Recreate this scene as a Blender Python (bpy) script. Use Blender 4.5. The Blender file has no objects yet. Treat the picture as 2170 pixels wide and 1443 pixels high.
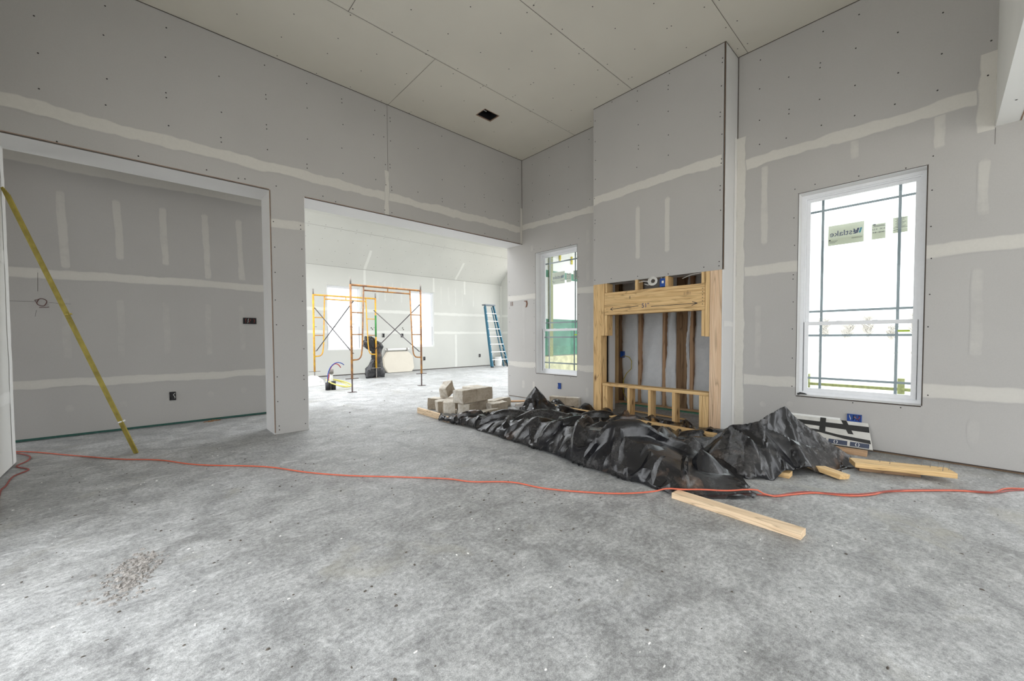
import bpy, math, random
import numpy as np
from mathutils import Vector, Matrix, Euler
R_ = math.radians
C = bpy.context.scene.collection
scene = bpy.context.scene

# ------------------------------------------------------------------ camera
cam = bpy.data.objects.new('camera', bpy.data.cameras.new('camera')); C.objects.link(cam)
F_PX, PITCH, YAW, ROLL, CAM_H, SHIFT_PX = 839.58, .0303, .7458, -.0052, 1.08, 19.34
cp, sp = math.cos(PITCH), math.sin(PITCH)
fw = Vector((math.sin(YAW)*cp, math.cos(YAW)*cp, -sp)); rt = Vector((math.cos(YAW), -math.sin(YAW), 0)); up = rt.cross(fw)
r2 = rt*math.cos(ROLL) + up*math.sin(ROLL); u2 = -rt*math.sin(ROLL) + up*math.cos(ROLL)
cam.matrix_world = Matrix(((r2.x, u2.x, -fw.x, 0), (r2.y, u2.y, -fw.y, 0), (r2.z, u2.z, -fw.z, CAM_H), (0, 0, 0, 1)))
cam.data.sensor_width = 36; cam.data.lens = F_PX/2170*36; cam.data.shift_y = SHIFT_PX/2170
cam.data.clip_start = .02; cam.data.clip_end = 300
scene.camera = cam

# ------------------------------------------------------------------ light
vs = scene.view_settings
scene.display_settings.display_device = 'sRGB'
vs.view_transform = 'Standard'; vs.look = 'None'; vs.gamma = 1; vs.use_curve_mapping = False
vs.exposure = -0.22
SKY = 2.9
world = bpy.data.worlds.new('overcast sky'); scene.world = world; world.use_nodes = True
wn = world.node_tree.nodes; wl = world.node_tree.links
# overcast sky: the zenith brighter than the horizon
bg = wn['Background']; bg.inputs['Color'].default_value = (.94, .97, 1, 1)
_tc = wn.new('ShaderNodeTexCoord'); _sx = wn.new('ShaderNodeSeparateXYZ'); _mx = wn.new('ShaderNodeMath'); _mx.operation = 'MAXIMUM'; _mx.inputs[1].default_value = 0
_ma = wn.new('ShaderNodeMath'); _ma.operation = 'MULTIPLY_ADD'; _ma.inputs[1].default_value = SKY*1.5; _ma.inputs[2].default_value = SKY
wl.new(_tc.outputs['Generated'], _sx.inputs[0]); wl.new(_sx.outputs['Z'], _mx.inputs[0]); wl.new(_mx.outputs[0], _ma.inputs[0]); wl.new(_ma.outputs[0], bg.inputs['Strength'])
scene.cycles.max_bounces = 14; scene.cycles.diffuse_bounces = 9; scene.cycles.transparent_max_bounces = 16
scene.cycles.use_denoising = True
scene.cycles.sample_clamp_indirect = 12

def portal(loc, rot, sx, sy):
    l = bpy.data.lights.new('sky_portal', 'AREA'); l.shape = 'RECTANGLE'; l.size = sx; l.size_y = sy
    l.cycles.is_portal = True
    o = bpy.data.objects.new('sky_portal', l); C.objects.link(o); o.location = loc; o.rotation_euler = rot
    return o
# area lights emit along local -Z
PORT = dict(W=(0, R_(-90), 0), E=(0, R_(90), 0), S=(R_(90), 0, 0), N=(R_(-90), 0, 0))
#  'E' opening: in an east wall, light travels to -x

# ------------------------------------------------------------------ helpers
rnd = random.Random(7)

class MB:
    def __init__(s): s.v = []; s.f = []; s.m = []; s.a = []
    def quad(s, pts, m=0, a=None):
        i = len(s.v); s.v += [tuple(p) for p in pts]; s.a += list(a) if a else [0]*len(pts)
        s.f.append(tuple(range(i, i+len(pts)))); s.m.append(m)
    def box(s, lo, hi, m=0, M=None):
        x0, y0, z0 = lo; x1, y1, z1 = hi
        P = [(x0,y0,z0),(x1,y0,z0),(x1,y1,z0),(x0,y1,z0),(x0,y0,z1),(x1,y0,z1),(x1,y1,z1),(x0,y1,z1)]
        if M is not None: P = [tuple(M @ Vector(p)) for p in P]
        i = len(s.v); s.v += P; s.a += [0]*8
        for f in ((0,3,2,1),(4,5,6,7),(0,1,5,4),(1,2,6,5),(2,3,7,6),(3,0,4,7)):
            s.f.append(tuple(i+k for k in f)); s.m.append(m)
        return s
    def tube(s, pts, r, n=8, m=0, caps=True, closed=False):
        pts = [Vector(p) for p in pts]; k = len(pts); base = len(s.v)
        rr = r if isinstance(r, (list, tuple)) else [r]*k
        prev = None
        for i, p in enumerate(pts):
            a = pts[(i-1) % k] if (i > 0 or closed) else p; b = pts[(i+1) % k] if (i < k-1 or closed) else p
            t = (b-a).normalized()
            if prev is None:
                h = Vector((0,0,1)) if abs(t.z) < .9 else Vector((1,0,0)); u = t.cross(h).normalized()
            else:
                u = (prev - t*prev.dot(t)); u = u.normalized() if u.length > 1e-6 else t.orthogonal().normalized()
            prev = u; w = t.cross(u)
            for j in range(n):
                q = p + (u*math.cos(2*math.pi*j/n) + w*math.sin(2*math.pi*j/n))*rr[i]
                s.v.append(tuple(q)); s.a.append(0)
        for i in range(k if closed else k-1):
            i2 = (i+1) % k
            for j in range(n):
                j2 = (j+1) % n
                s.f.append((base+i*n+j, base+i*n+j2, base+i2*n+j2, base+i2*n+j)); s.m.append(m)
        if caps and not closed:
            s.f.append(tuple(base+j for j in reversed(range(n)))); s.m.append(m)
            s.f.append(tuple(base+(k-1)*n+j for j in range(n))); s.m.append(m)
        return s
    def prism(s, poly, frame, d, m=0):
        """poly: 2D points, frame(u,v,w)->xyz, extruded w in 0..d"""
        i = len(s.v); n = len(poly)
        s.v += [tuple(frame(u, v, 0)) for u, v in poly] + [tuple(frame(u, v, d)) for u, v in poly]; s.a += [0]*(2*n)
        s.f.append(tuple(i+k for k in range(n))[::-1]); s.m.append(m)
        s.f.append(tuple(i+n+k for k in range(n))); s.m.append(m)
        for k in range(n):
            k2 = (k+1) % n
            s.f.append((i+k, i+k2, i+n+k2, i+n+k)); s.m.append(m)
        return s
    def build(s, name, mats, parent=None, smooth=False, loc=(0,0,0), rot=(0,0,0), bevel=0, recalc=False):
        me = bpy.data.meshes.new(name); me.from_pydata(s.v, [], s.f)
        if not isinstance(mats, (list, tuple)): mats = [mats]
        for mt in mats: me.materials.append(mt)
        me.polygons.foreach_set('material_index', s.m)
        if any(s.a):
            at = me.attributes.new('mud', 'FLOAT', 'POINT'); at.data.foreach_set('value', [float(x) for x in s.a])
        if smooth: me.polygons.foreach_set('use_smooth', [True]*len(s.f))
        if recalc:
            import bmesh
            bm = bmesh.new(); bm.from_mesh(me); bmesh.ops.recalc_face_normals(bm, faces=bm.faces); bm.to_mesh(me); bm.free()
        me.update()
        o = bpy.data.objects.new(name, me); C.objects.link(o); o.location = loc; o.rotation_euler = rot
        if parent: o.parent = parent
        if bevel:
            b = o.modifiers.new('bevel', 'BEVEL'); b.width = bevel; b.segments = 2; b.limit_method = 'ANGLE'
        return o

def tag(o, label=None, cat=None, group=None, kind=None):
    if label: o['label'] = label
    if cat: o['category'] = cat
    if group: o['group'] = group
    if kind: o['kind'] = kind
    return o
def empty(name, loc=(0,0,0), rz=0, parent=None):
    o = bpy.data.objects.new(name, None); o.empty_display_size = .1; C.objects.link(o)
    o.location = loc; o.rotation_euler = (0,0,rz)
    if parent: o.parent = parent
    return o
def structure(o): o['kind'] = 'structure'; return o

# ------------------------------------------------------------------ materials
class NT:
    def __init__(s, name):
        s.mat = bpy.data.materials.new(name); s.mat.use_nodes = True; s.t = s.mat.node_tree; s.b = s.t.nodes['Principled BSDF']
        s.n('ShaderNodeTexCoord', 'tc')
    def n(s, typ, key=None, **kw):
        nd = s.t.nodes.new(typ)
        for k, v in kw.items():
            if k in [i.name for i in nd.inputs]: nd.inputs[k].default_value = v
            else: setattr(nd, k, v)
        if key: setattr(s, key, nd)
        return nd
    def l(s, a, b): s.t.links.new(a, b)
    def mapping(s, scale, src='Object'):
        m = s.n('ShaderNodeMapping'); m.inputs['Scale'].default_value = scale; s.l(s.tc.outputs[src], m.inputs[0]); return m.outputs[0]
    def noise(s, scale, detail=6, rough=.6, vec=None, dist=0):
        nd = s.n('ShaderNodeTexNoise'); nd.inputs['Scale'].default_value = scale; nd.inputs['Detail'].default_value = detail
        nd.inputs['Roughness'].default_value = rough; nd.inputs['Distortion'].default_value = dist
        s.l(vec if vec else s.tc.outputs['Object'], nd.inputs['Vector']); return nd.outputs['Fac']
    def ramp(s, fac, stops):
        r = s.n('ShaderNodeValToRGB'); e = r.color_ramp.elements
        while len(e) > 1: e.remove(e[-1])
        for i, (p, c) in enumerate(stops):
            if not isinstance(c, (tuple, list)): c = (c, c, c)
            q = e[0] if i == 0 else e.new(p); q.position = p; q.color = (*c, 1)
        s.l(fac, r.inputs[0]); return r.outputs[0]
    def mix(s, fac, a, b, mode='MIX'):
        m = s.n('ShaderNodeMix', data_type='RGBA', blend_type=mode)
        for sock, v in ((m.inputs[0], fac), (m.inputs[6], a), (m.inputs[7], b)):
            if isinstance(v, (int, float)): sock.default_value = v
            elif isinstance(v, (tuple, list)): sock.default_value = (*v, 1)
            else: s.l(v, sock)
        return m.outputs[2]
    def math(s, op, a, b=None, c=None, clamp=False):
        m = s.n('ShaderNodeMath', operation=op); m.use_clamp = clamp
        for i, v in enumerate((a, b, c)):
            if v is None: continue
            if isinstance(v, (int, float)): m.inputs[i].default_value = v
            else: s.l(v, m.inputs[i])
        return m.outputs[0]
    def out(s, color=None, rough=.6, bump=None, bs=.2, bd=.01, metal=0, spec=.5):
        if color is not None:
            if isinstance(color, (tuple, list)): s.b.inputs['Base Color'].default_value = (*color, 1)
            else: s.l(color, s.b.inputs['Base Color'])
        if isinstance(rough, (int, float)): s.b.inputs['Roughness'].default_value = rough
        else: s.l(rough, s.b.inputs['Roughness'])
        s.b.inputs['Metallic'].default_value = metal
        s.b.inputs['Specular IOR Level'].default_value = spec
        if bump is not None:
            bn = s.n('ShaderNodeBump'); bn.inputs['Strength'].default_value = bs; bn.inputs['Distance'].default_value = bd
            s.l(bump, bn.inputs['Height']); s.l(bn.outputs[0], s.b.inputs['Normal'])
        return s.mat

def plain(name, col, rough=.5, metal=0, var=.15, scale=30, spec=.5):
    t = NT(name); f = t.noise(scale, 4)
    lo = tuple(c*(1-var) for c in col); hi = tuple(min(1, c*(1+var)) for c in col)
    return t.out(t.ramp(f, [(.3, lo), (.7, hi)]), rough, metal=metal, spec=spec)

def drywall_mat(name, paper, mud):
    t = NT(name)
    big = t.noise(.9, 3, .5); fine = t.noise(160, 3, .7)
    p = t.mix(t.ramp(big, [(.35, 0), (.65, 1)]), tuple(c*.97 for c in paper), tuple(c*1.03 for c in paper))
    p = t.mix(.5, p, t.ramp(fine, [(.3, .47), (.7, .53)]), 'OVERLAY')
    at = t.n('ShaderNodeAttribute'); at.attribute_name = 'mud'
    st = t.noise(14, 6, .65); st2 = t.noise(3.2, 2, .5)
    w = t.math('ADD', t.math('MULTIPLY_ADD', st, .5, -.25), t.math('MULTIPLY_ADD', st2, .5, -.25))
    am = t.math('MULTIPLY_ADD', w, 1.1, at.outputs['Fac'])
    am = t.math('MULTIPLY', am, t.math('GREATER_THAN', at.outputs['Fac'], .002))
    fac = t.ramp(am, [(.2, 0), (.5, 1)])
    amp = t.math('MINIMUM', t.math('MULTIPLY', at.outputs['Fac'], 1.3), 1.0)
    fac2 = t.math('MULTIPLY', fac, amp)
    streak = t.noise(5, 4, .6, t.mapping((9, 9, 9)))
    mc = t.mix(streak, tuple(c*.94 for c in mud), tuple(min(1, c*1.05) for c in mud))
    col = t.mix(fac2, p, mc)
    hb = t.math('ADD', t.math('MULTIPLY', fac2, .6), t.math('MULTIPLY', fine, .25))
    return t.out(col, .75, hb, .25, .004, spec=.25)

M = {}
M['drywall'] = drywall_mat('grey drywall paper', (.47, .457, .440), (.63, .61, .565))
M['ceilboard'] = drywall_mat('ceiling board paper', (.67, .635, .555), (.70, .67, .585))
M['white_board'] = drywall_mat('finished white board', (.80, .80, .775), (.88, .88, .86))
M['far_board'] = drywall_mat('lightened far drywall', (.53, .53, .495), (.64, .64, .60))  # same grey drywall in a paler copy, far-room brightness put into the colour
M['reveal'] = drywall_mat('lightened return board', (.76, .755, .75), (.84, .83, .81))  # mudded drywall returns, made paler to carry the light falling on them
M['screw'] = plain('screw dimple', (.035, .03, .028), .7)
M['gap'] = plain('dark board gap', (.07, .055, .045), .9)
M['papertorn'] = plain('brown cut paper edge', (.30, .20, .14), .9)
M['sillseal'] = plain('green sill seal', (.03, .10, .08), .8)
M['vinyl'] = plain('white window vinyl', (.82, .83, .85), .35, var=.02)
M['grille'] = plain('grey blue window grille', (.28, .32, .36), .4, var=.04)
M['black_rubber'] = plain('black gasket', (.02, .02, .02), .6)
M['white_paint'] = plain('white coated plastic', (.8, .8, .78), .5, var=.05)

def glass():
    t = NT('window glass'); t.t.nodes.remove(t.b)
    tr = t.n('ShaderNodeBsdfTransparent'); tr.inputs[0].default_value = (.96, .985, .975, 1)
    gl = t.n('ShaderNodeBsdfGlossy'); gl.inputs['Roughness'].default_value = .02
    fr = t.n('ShaderNodeFresnel'); fr.inputs[0].default_value = 1.3
    mx = t.n('ShaderNodeMixShader'); t.l(fr.outputs[0], mx.inputs[0]); t.l(tr.outputs[0], mx.inputs[1]); t.l(gl.outputs[0], mx.inputs[2])
    t.l(mx.outputs[0], t.t.nodes['Material Output'].inputs[0]); return t.mat
M['glass'] = glass()

def concrete():
    t = NT('troweled concrete')
    v = t.mapping((1, 1, 1))
    big = t.noise(.8, 5, .6, v); mid = t.noise(4.5, 8, .7, v, .6); fine = t.noise(45, 6, .75, v); vf = t.noise(220, 2, .6, v)
    c = t.ramp(big, [(.3, (.27, .27, .262)), (.7, (.42, .425, .425))])
    c = t.mix(.75, c, t.ramp(mid, [(.28, .22), (.5, .50), (.72, .78)]), 'OVERLAY')
    c = t.mix(.75, c, t.ramp(fine, [(.30, .2), (.5, .5), (.70, .8)]), 'OVERLAY')
    c = t.mix(.5, c, t.ramp(vf, [(.3, .25), (.7, .75)]), 'OVERLAY')
    # pale streaks from the trowel and dried compound dust
    m2 = t.n('ShaderNodeMapping'); m2.inputs['Rotation'].default_value = (0, 0, .6); m2.inputs['Scale'].default_value = (3, 7, 1); t.l(t.tc.outputs['Object'], m2.inputs[0])
    s = t.noise(2.2, 7, .7, m2.outputs[0], .8)
    c = t.mix(t.ramp(s, [(.54, 0), (.70, .45)]), c, (.70, .705, .70))
    sp_ = t.noise(26, 4, .7, v)
    c = t.mix(t.ramp(sp_, [(.68, 0), (.73, .75)]), c, (.72, .71, .68))
    # dark specks and faint brown stains
    vo = t.n('ShaderNodeTexVoronoi', feature='F1'); vo.inputs['Scale'].default_value = 7; t.l(t.tc.outputs['Object'], vo.inputs['Vector'])
    ds = t.math('LESS_THAN', t.math('MULTIPLY_ADD', fine, .05, vo.outputs['Distance']), .065)
    c = t.mix(t.math('MULTIPLY', ds, .75), c, (.09, .085, .075))
    st = t.noise(1.7, 4, .6, v, 1.0)
    c = t.mix(t.ramp(st, [(.60, 0), (.72, .45)]), c, (.37, .35, .28))
    r = t.ramp(mid, [(.3, .42), (.7, .68)])
    h = t.math('ADD', t.math('MULTIPLY', mid, .6), t.math('MULTIPLY', fine, .4))
    return t.out(c, r, h, .6, .014, spec=.4)
M['concrete'] = concrete()

def wood(name, axis, a=(.60, .37, .16), b=(.80, .57, .29)):
    t = NT(name)
    sc = [34, 34, 34]; sc['xyz'.index(axis)] = 1.6
    v = t.mapping(tuple(sc)); g = t.noise(1, 6, .6, v, 1.2)
    sc2 = [9, 9, 9]; sc2['xyz'.index(axis)] = .7
    g2 = t.noise(1, 2, .5, t.mapping(tuple(sc2)), .8)
    wv = t.math('FRACT', t.math('MULTIPLY', g2, 9))
    c = t.ramp(g, [(.3, a), (.65, b)])
    c = t.mix(t.ramp(wv, [(0, .75), (.14, 0), (.8, 0), (1, .5)]), c, tuple(x*.55 for x in a))
    sc3 = [5, 5, 5]; sc3['xyz'.index(axis)] = 2.2
    vo = t.n('ShaderNodeTexVoronoi', feature='F1'); vo.inputs['Scale'].default_value = 1; t.l(t.mapping(tuple(sc3)), vo.inputs['Vector'])
    c = t.mix(t.ramp(vo.outputs['Distance'], [(.05, .9), (.10, .25), (.16, 0)]), c, (.16, .08, .035))
    return t.out(c, .65, g, .15, .003, spec=.3)
for ax in 'xyz':
    M['wood'+ax] = wood('pine lumber grain '+ax, ax)
    M['dwood'+ax] = wood('weathered dark lumber '+ax, ax, (.22, .13, .07), (.36, .23, .13))
    M['owood'+ax] = wood('orange lumber '+ax, ax, (.50, .30, .17), (.66, .44, .27))

# ------------------------------------------------------------------ wall panels
def panel(name, axis, pos, thick, u0, u1, v0, v1, holes=(), mats=None, deco=None, parent=None):
    """slab whose room face lies at axis=pos; body extends by thick (signed); u = other horizontal (or x for z-planes), v = z (or y)"""
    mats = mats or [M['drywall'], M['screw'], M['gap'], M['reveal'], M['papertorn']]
    mb = MB()
    us = sorted({u0, u1, *[max(u0, min(u1, h[i])) for h in holes for i in (0, 1)]})
    vs_ = sorted({v0, v1, *[max(v0, min(v1, h[i])) for h in holes for i in (2, 3)]})
    def P(u, v, w):
        d = pos + w*thick
        return {'x': (d, u, v), 'y': (u, d, v), 'z': (u, v, d)}[axis]
    def solid(i, j):
        if i < 0 or j < 0 or i >= len(us)-1 or j >= len(vs_)-1: return False
        cu, cv = (us[i]+us[i+1])/2, (vs_[j]+vs_[j+1])/2
        return not any(h[0] < cu < h[1] and h[2] < cv < h[3] for h in holes)
    for i in range(len(us)-1):
        for j in range(len(vs_)-1):
            if not solid(i, j): continue
            a, b, c, d = us[i], us[i+1], vs_[j], vs_[j+1]
            mb.quad([P(a,c,0), P(b,c,0), P(b,d,0), P(a,d,0)]); mb.quad([P(a,c,1), P(a,d,1), P(b,d,1), P(b,c,1)])
            for di, dj, e in ((-1,0,(a,c,a,d)), (1,0,(b,c,b,d)), (0,-1,(a,c,b,c)), (0,1,(a,d,b,d))):
                if not solid(i+di, j+dj):
                    inner = 0 <= i+di < len(us)-1 and 0 <= j+dj < len(vs_)-1
                    mb.quad([P(e[0],e[1],0), P(e[2],e[3],0), P(e[2],e[3],1), P(e[0],e[1],1)], 3 if inner else 0)
    s = -1 if thick > 0 else 1
    def Q(u, v, off):   # point off the room face by off metres
        d = pos + s*off
        return {'x': (d, u, v), 'y': (u, d, v), 'z': (u, v, d)}[axis]
    if deco: deco(mb, Q)
    o = mb.build(name, mats, parent, recalc=True)
    if not parent: structure(o)
    return o

def strip(mb, Q, a, b, hw, k=1.0, cap=False, wob=.006, off=.0018, seed=None):
    """band of joint compound from a to b (u,v), half width hw; attribute k in the middle, 0 at the rim"""
    r = random.Random(int(abs(a[0]*1013+a[1]*4517+b[0]*7919+b[1]*389)*10) & 0xffff)
    a = Vector(a); b = Vector(b); L = (b-a).length; n = max(4, int(L/.05)); t = (b-a)/L; w = Vector((-t.y, t.x))
    rows = []; w1 = w2 = hw; drift = 0
    for i in range(n+1):
        f = i/n; w1 += (r.uniform(-wob, wob) + (hw-w1)*.35); w2 += (r.uniform(-wob, wob) + (hw-w2)*.35); drift += r.uniform(-wob, wob)*.5 - drift*.1
        e = 1.0
        if cap:
            d = min(f, 1-f)*L; e = math.sqrt(max(0.02, 1-(1-min(1, d/(hw*1.1)))**2))
        c = a + t*(L*f) + w*drift
        row = [c - w*(w1*e*1.15), c - w*(w1*e*.8), c, c + w*(w2*e*.8), c + w*(w2*e*1.15)]
        ends = (i in (0, n)) and cap
        rows.append((row, [0.01, k*.9, k, k*.9, 0.01] if not ends else [0.01]*5))
    base = len(mb.v)
    for row, at in rows:
        for p, q in zip(row, at): mb.v.append(Q(p.x, p.y, off)); mb.a.append(q)
    for i in range(n):
        for j in range(4):
            q = base+i*5+j; mb.f.append((q, q+1, q+6, q+5)); mb.m.append(0)

def blob(mb, Q, u, v, r, k=.5, off=.0012, ry=None):
    ry = ry or r; base = len(mb.v); n = 14; rr = random.Random(int(u*1000+v*77))
    mb.v.append(Q(u, v, off)); mb.a.append(k)
    for ring, kk in ((.7, k*.9), (1.1, .01)):
        for i in range(n):
            a = 2*math.pi*i/n; q = ring*(1+rr.uniform(-.12, .12)); mb.v.append(Q(u+r*q*math.cos(a), v+ry*q*math.sin(a), off)); mb.a.append(kk)
    for i in range(n):
        j = (i+1) % n
        mb.f.append((base, base+1+i, base+1+j)); mb.m.append(0)
        mb.f.append((base+1+i, base+1+n+i, base+1+n+j, base+1+j)); mb.m.append(0)

def dot(mb, Q, u, v, r=.0065, m=1, off=.0025):
    mb.quad([Q(u+r*math.cos(k*math.pi/3.5), v+r*math.sin(k*math.pi/3.5), off) for k in range(7)], m)
def line(mb, Q, a, b, w=.0025, m=2, off=.0022):
    a = Vector(a); b = Vector(b); t = (b-a).normalized(); n = Vector((-t.y, t.x))*w
    mb.quad([Q(*(a-n), off), Q(*(b-n), off), Q(*(b+n), off), Q(*(a+n), off)], m)
def screws(mb, Q, us, vs_, skip=None, jit=.012, double=.12, seed=1, r=.0065):
    q = random.Random(seed)
    for u in us:
        for v in vs_:
            if q.random() < .08: continue
            uu, vv = u+q.uniform(-jit, jit), v+q.uniform(-jit*2, jit*2)
            if skip and skip(uu, vv): continue
            dot(mb, Q, uu, vv, r)
            if q.random() < double: dot(mb, Q, uu+.002, vv-.045, r)

XR, YL, ZC, ZH, YA, YB = 4.9475, 5.077, 4.20, 2.725, 6.56, 11.85
XL = -.86; YS = -5.2; XF = 10.32; WALLT = .15
Z0 = .012
BW = (.107, 1.012, .467, 2.534)      # big window opening in east wall (y0,y1,z0,z1)
SW = (3.858, 4.745, .470, 2.522)     # narrow window

# floor
def floor_deco(mb, Q):
    pass
panel('floor', 'z', 0, -.25, -3.4, XF+.3, YS-.2, YB+.2, mats=[M['concrete'], M['screw'], M['gap'], M['concrete'], M['papertorn']])

# east wall (right in the picture)
def east(mb, Q):
    for (a, b) in ((-1.5, BW[0]-.004), (BW[1]+.004, 1.55)):
        strip(mb, Q, (max(a, -.72), .605), (b, .605), .06, .7); strip(mb, Q, (max(a, -.72), 1.80), (b, 1.80), .055, .8)
    strip(mb, Q, (-.30, 2.99), (1.60, 2.985), .055, 1.0, wob=.010)
    for (a, b) in ((3.288, SW[0]-.004), (SW[1]+.004, 5.46)):
        strip(mb, Q, (a, .605), (b, .605), .05, .7); strip(mb, Q, (a, 1.80), (b, 1.80), .05, .75)
    strip(mb, Q, (3.288, 2.99), (5.07, 3.01), .05, .95, wob=.009)
    for u, t, b, k in ((1.32, 2.95, 2.05, .55), (.58, 3.0, 2.70, .5), (.045, 3.10, 2.62, .55), (-.21, 2.51, 2.0, .5), (-.195, 1.65, .88, .35), 
                       (1.37, 1.46, .68, .3), (5.05, 1.71, .74, .3), (3.655, 2.75, 1.9, .3), (3.64, 1.6, .75, .3), (4.83, 2.70, 2.55, .35), (3.66, .35, .12, .4), (.06, .40, .17, .25), (-.20, .42, .15, .28), (5.06, .36, .14, .45), (4.80, .35, .17, .45)):
        strip(mb, Q, (u, t), (u, b), .034, k, cap=True, wob=.004, off=.0011)
    strip(mb, Q, (-.215, 3.31), (-.215, 2.70), .05, .95, wob=.006, off=.0022)
    strip(mb, Q, (1.555, 3.30), (1.555, .02), .045, .95, wob=.006, off=.0024)
    for u, v in ((1.31, .34), (1.06, .37)): blob(mb, Q, u, v, .04, .35)
    studs = [-.215, .05, .31, .58, .85, 1.12, 1.38, 3.40, 3.62, 4.03, 4.43, 4.82]
    screws(mb, Q, studs, [3.14, 3.42, 3.75, 4.05], skip=lambda u, v: u < -.25, seed=3)
    for y0, y1, z0, z1 in (BW, SW):
        screws(mb, Q, [y0-.035, y1+.035], [z0+.1+.29*i for i in range(8)], seed=4, double=.05, r=.0055, jit=.006)
        screws(mb, Q, [y0+.12+.33*i for i in range(3)], [z0-.045, z1+.04], seed=5, double=0, r=.0055)
        line(mb, Q, (y0-.004, z0), (y0-.004, z1), .004 if y0 < 1 else .002); line(mb, Q, (y1+.003, z0), (y1+.003, z1), .002)
        line(mb, Q, (y0-.01, z1+.003), (y1+.01, z1+.003), .0022); line(mb, Q, (y0, z0-.006), (y1, z0-.006), .005)
    screws(mb, Q, [5.42], [.1+.25*i for i in range(9)], seed=8, double=0)
    line(mb, Q, (-.26, 4.197), (1.59, 4.197), .004); line(mb, Q, (3.29, 4.197), (5.07, 4.197), .004)
    line(mb, Q, (5.074, 3.36), (5.074, 4.2), .004); line(mb, Q, (1.592, 3.3), (1.592, 4.2), .004)
    line(mb, Q, (-.26, 2.71), (-.26, 2.58), .001)
    line(mb, Q, (-1.4, .017), (1.59, .017), .005, 2)
panel('wall_east', 'x', XR, WALLT, YS, YL+.395, Z0, ZC,
      holes=[(BW[0], BW[1], BW[2], BW[3]), (SW[0], SW[1], SW[2], SW[3]), (-4.8, -.75, .3, 2.5), (1.62, 3.27, -.1, 1.85)], deco=east)  # holes include the unseen side opening added for light
mb = MB(); mb.box((XR+.02, YS, 0), (XR+.13, 1.6, Z0)).box((XR+.02, 3.3, 0), (XR+.13, YL+.39, Z0)); structure(mb.build('trim_1', M['dwoody']))

# chimney chase in front of the east wall
XC = 4.58; CY0, CY1 = 1.60, 3.288; CZ = 1.803
def chase(mb, Q):
    strip(mb, Q, (CY1-.005, 2.95), (CY0+.03, 2.985), .055, 1.0, wob=.009)
    for u, t, b in ((2.615, 2.75, 2.03), (2.23, 2.76, 2.06)): strip(mb, Q, (u, t), (u, b), .032, .6, cap=True, wob=.003, off=.0011)
    screws(mb, Q, [2.22, 2.62], [3.2, 3.47, 3.75, 4.02], seed=11)
    screws(mb, Q, [CY0+.04, CY1-.03], [CZ+.08+.27*i for i in range(9)], seed=12, double=.3)
    screws(mb, Q, [1.8, 2.22, 2.62, 3.0], [CZ+.04], seed=13); screws(mb, Q, [1.8, 2.22, 2.62, 3.0], [4.15], seed=14)
    line(mb, Q, (CY0+.003, CZ), (CY0+.003, 4.2), .0025, 4)
    line(mb, Q, (CY0, 4.197), (CY1, 4.197), .004)
panel('wall_chase_front', 'x', XC, .013, CY0, CY1, CZ, ZC, deco=chase)
def chs(mb, Q):
    strip(mb, Q, (XC+.02, 1.215), (XR, 1.215), .035, .7)
    strip(mb, Q, (XR-.03, 3.3), (XR-.03, .02), .04, .9, wob=.004, off=.002)
    line(mb, Q, (XC, 4.197), (XR, 4.197), .004)
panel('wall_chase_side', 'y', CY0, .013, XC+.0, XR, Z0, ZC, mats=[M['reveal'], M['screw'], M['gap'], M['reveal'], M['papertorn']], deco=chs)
panel('wall_chase_return', 'y', CY1, -.013, XC+.013, XR, Z0, ZC)

# north wall (left in the picture) with the two cased openings
def north(mb, Q):
    strip(mb, Q, (XL, 2.985), (XR, 2.985), .055, 1.0, wob=.010)
    strip(mb, Q, (2.42, 3.32), (2.42, 2.73), .03, .95, wob=.008, off=.0022)
    strip(mb, Q, (1.05, 2.365), (1.398, 2.385), .05, .75)
    strip(mb, Q, (4.93, 3.36), (4.93, 2.73), .025, .9, wob=.004, off=.0022)
    line(mb, Q, (2.44, 3.3), (2.44, 4.2), .0018)
    line(mb, Q, (XL, 4.197), (XR, 4.197), .004); line(mb, Q, (XR-.003, 3.36), (XR-.003, 4.2), .003)
    screws(mb, Q, [-.6, -.2, .21, .62, 1.03, 1.44, 1.85, 2.26, 2.40, 2.48, 2.89, 3.3, 3.7, 4.1, 4.5, 4.85], [3.14, 3.42, 3.75, 4.05], seed=21, double=.25)
    screws(mb, Q, [-.5, .0, .5, .75, .83, 1.12, 1.6, 1.75, 2.38, 2.48, 2.9, 3.4, 4.1, 4.6], [2.77], seed=22, double=0)
    screws(mb, Q, [1.08, 1.36], [.08+.29*i for i in range(9)], seed=23, double=.1, jit=.008)
    for a, b in ((XL, 1.042), (1.402, XR)):
        line(mb, Q, (a, 2.728), (b, 2.728), .004, 2); line(mb, Q, (a, 2.737), (b, 2.737), .003, 4)
    line(mb, Q, (1.046, .02), (1.046, 2.73), .0035, 4); line(mb, Q, (1.052, .02), (1.052, 2.73), .0016, 2); line(mb, Q, (1.399, .02), (1.399, 2.73), .003, 3)
panel('wall_north', 'y', YL, .40, XL, XR, 0, ZC, holes=[(XL-.1, 1.042, -.1, 2.72), (1.402, XR+.1, -.1, 2.725)], deco=north)
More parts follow.
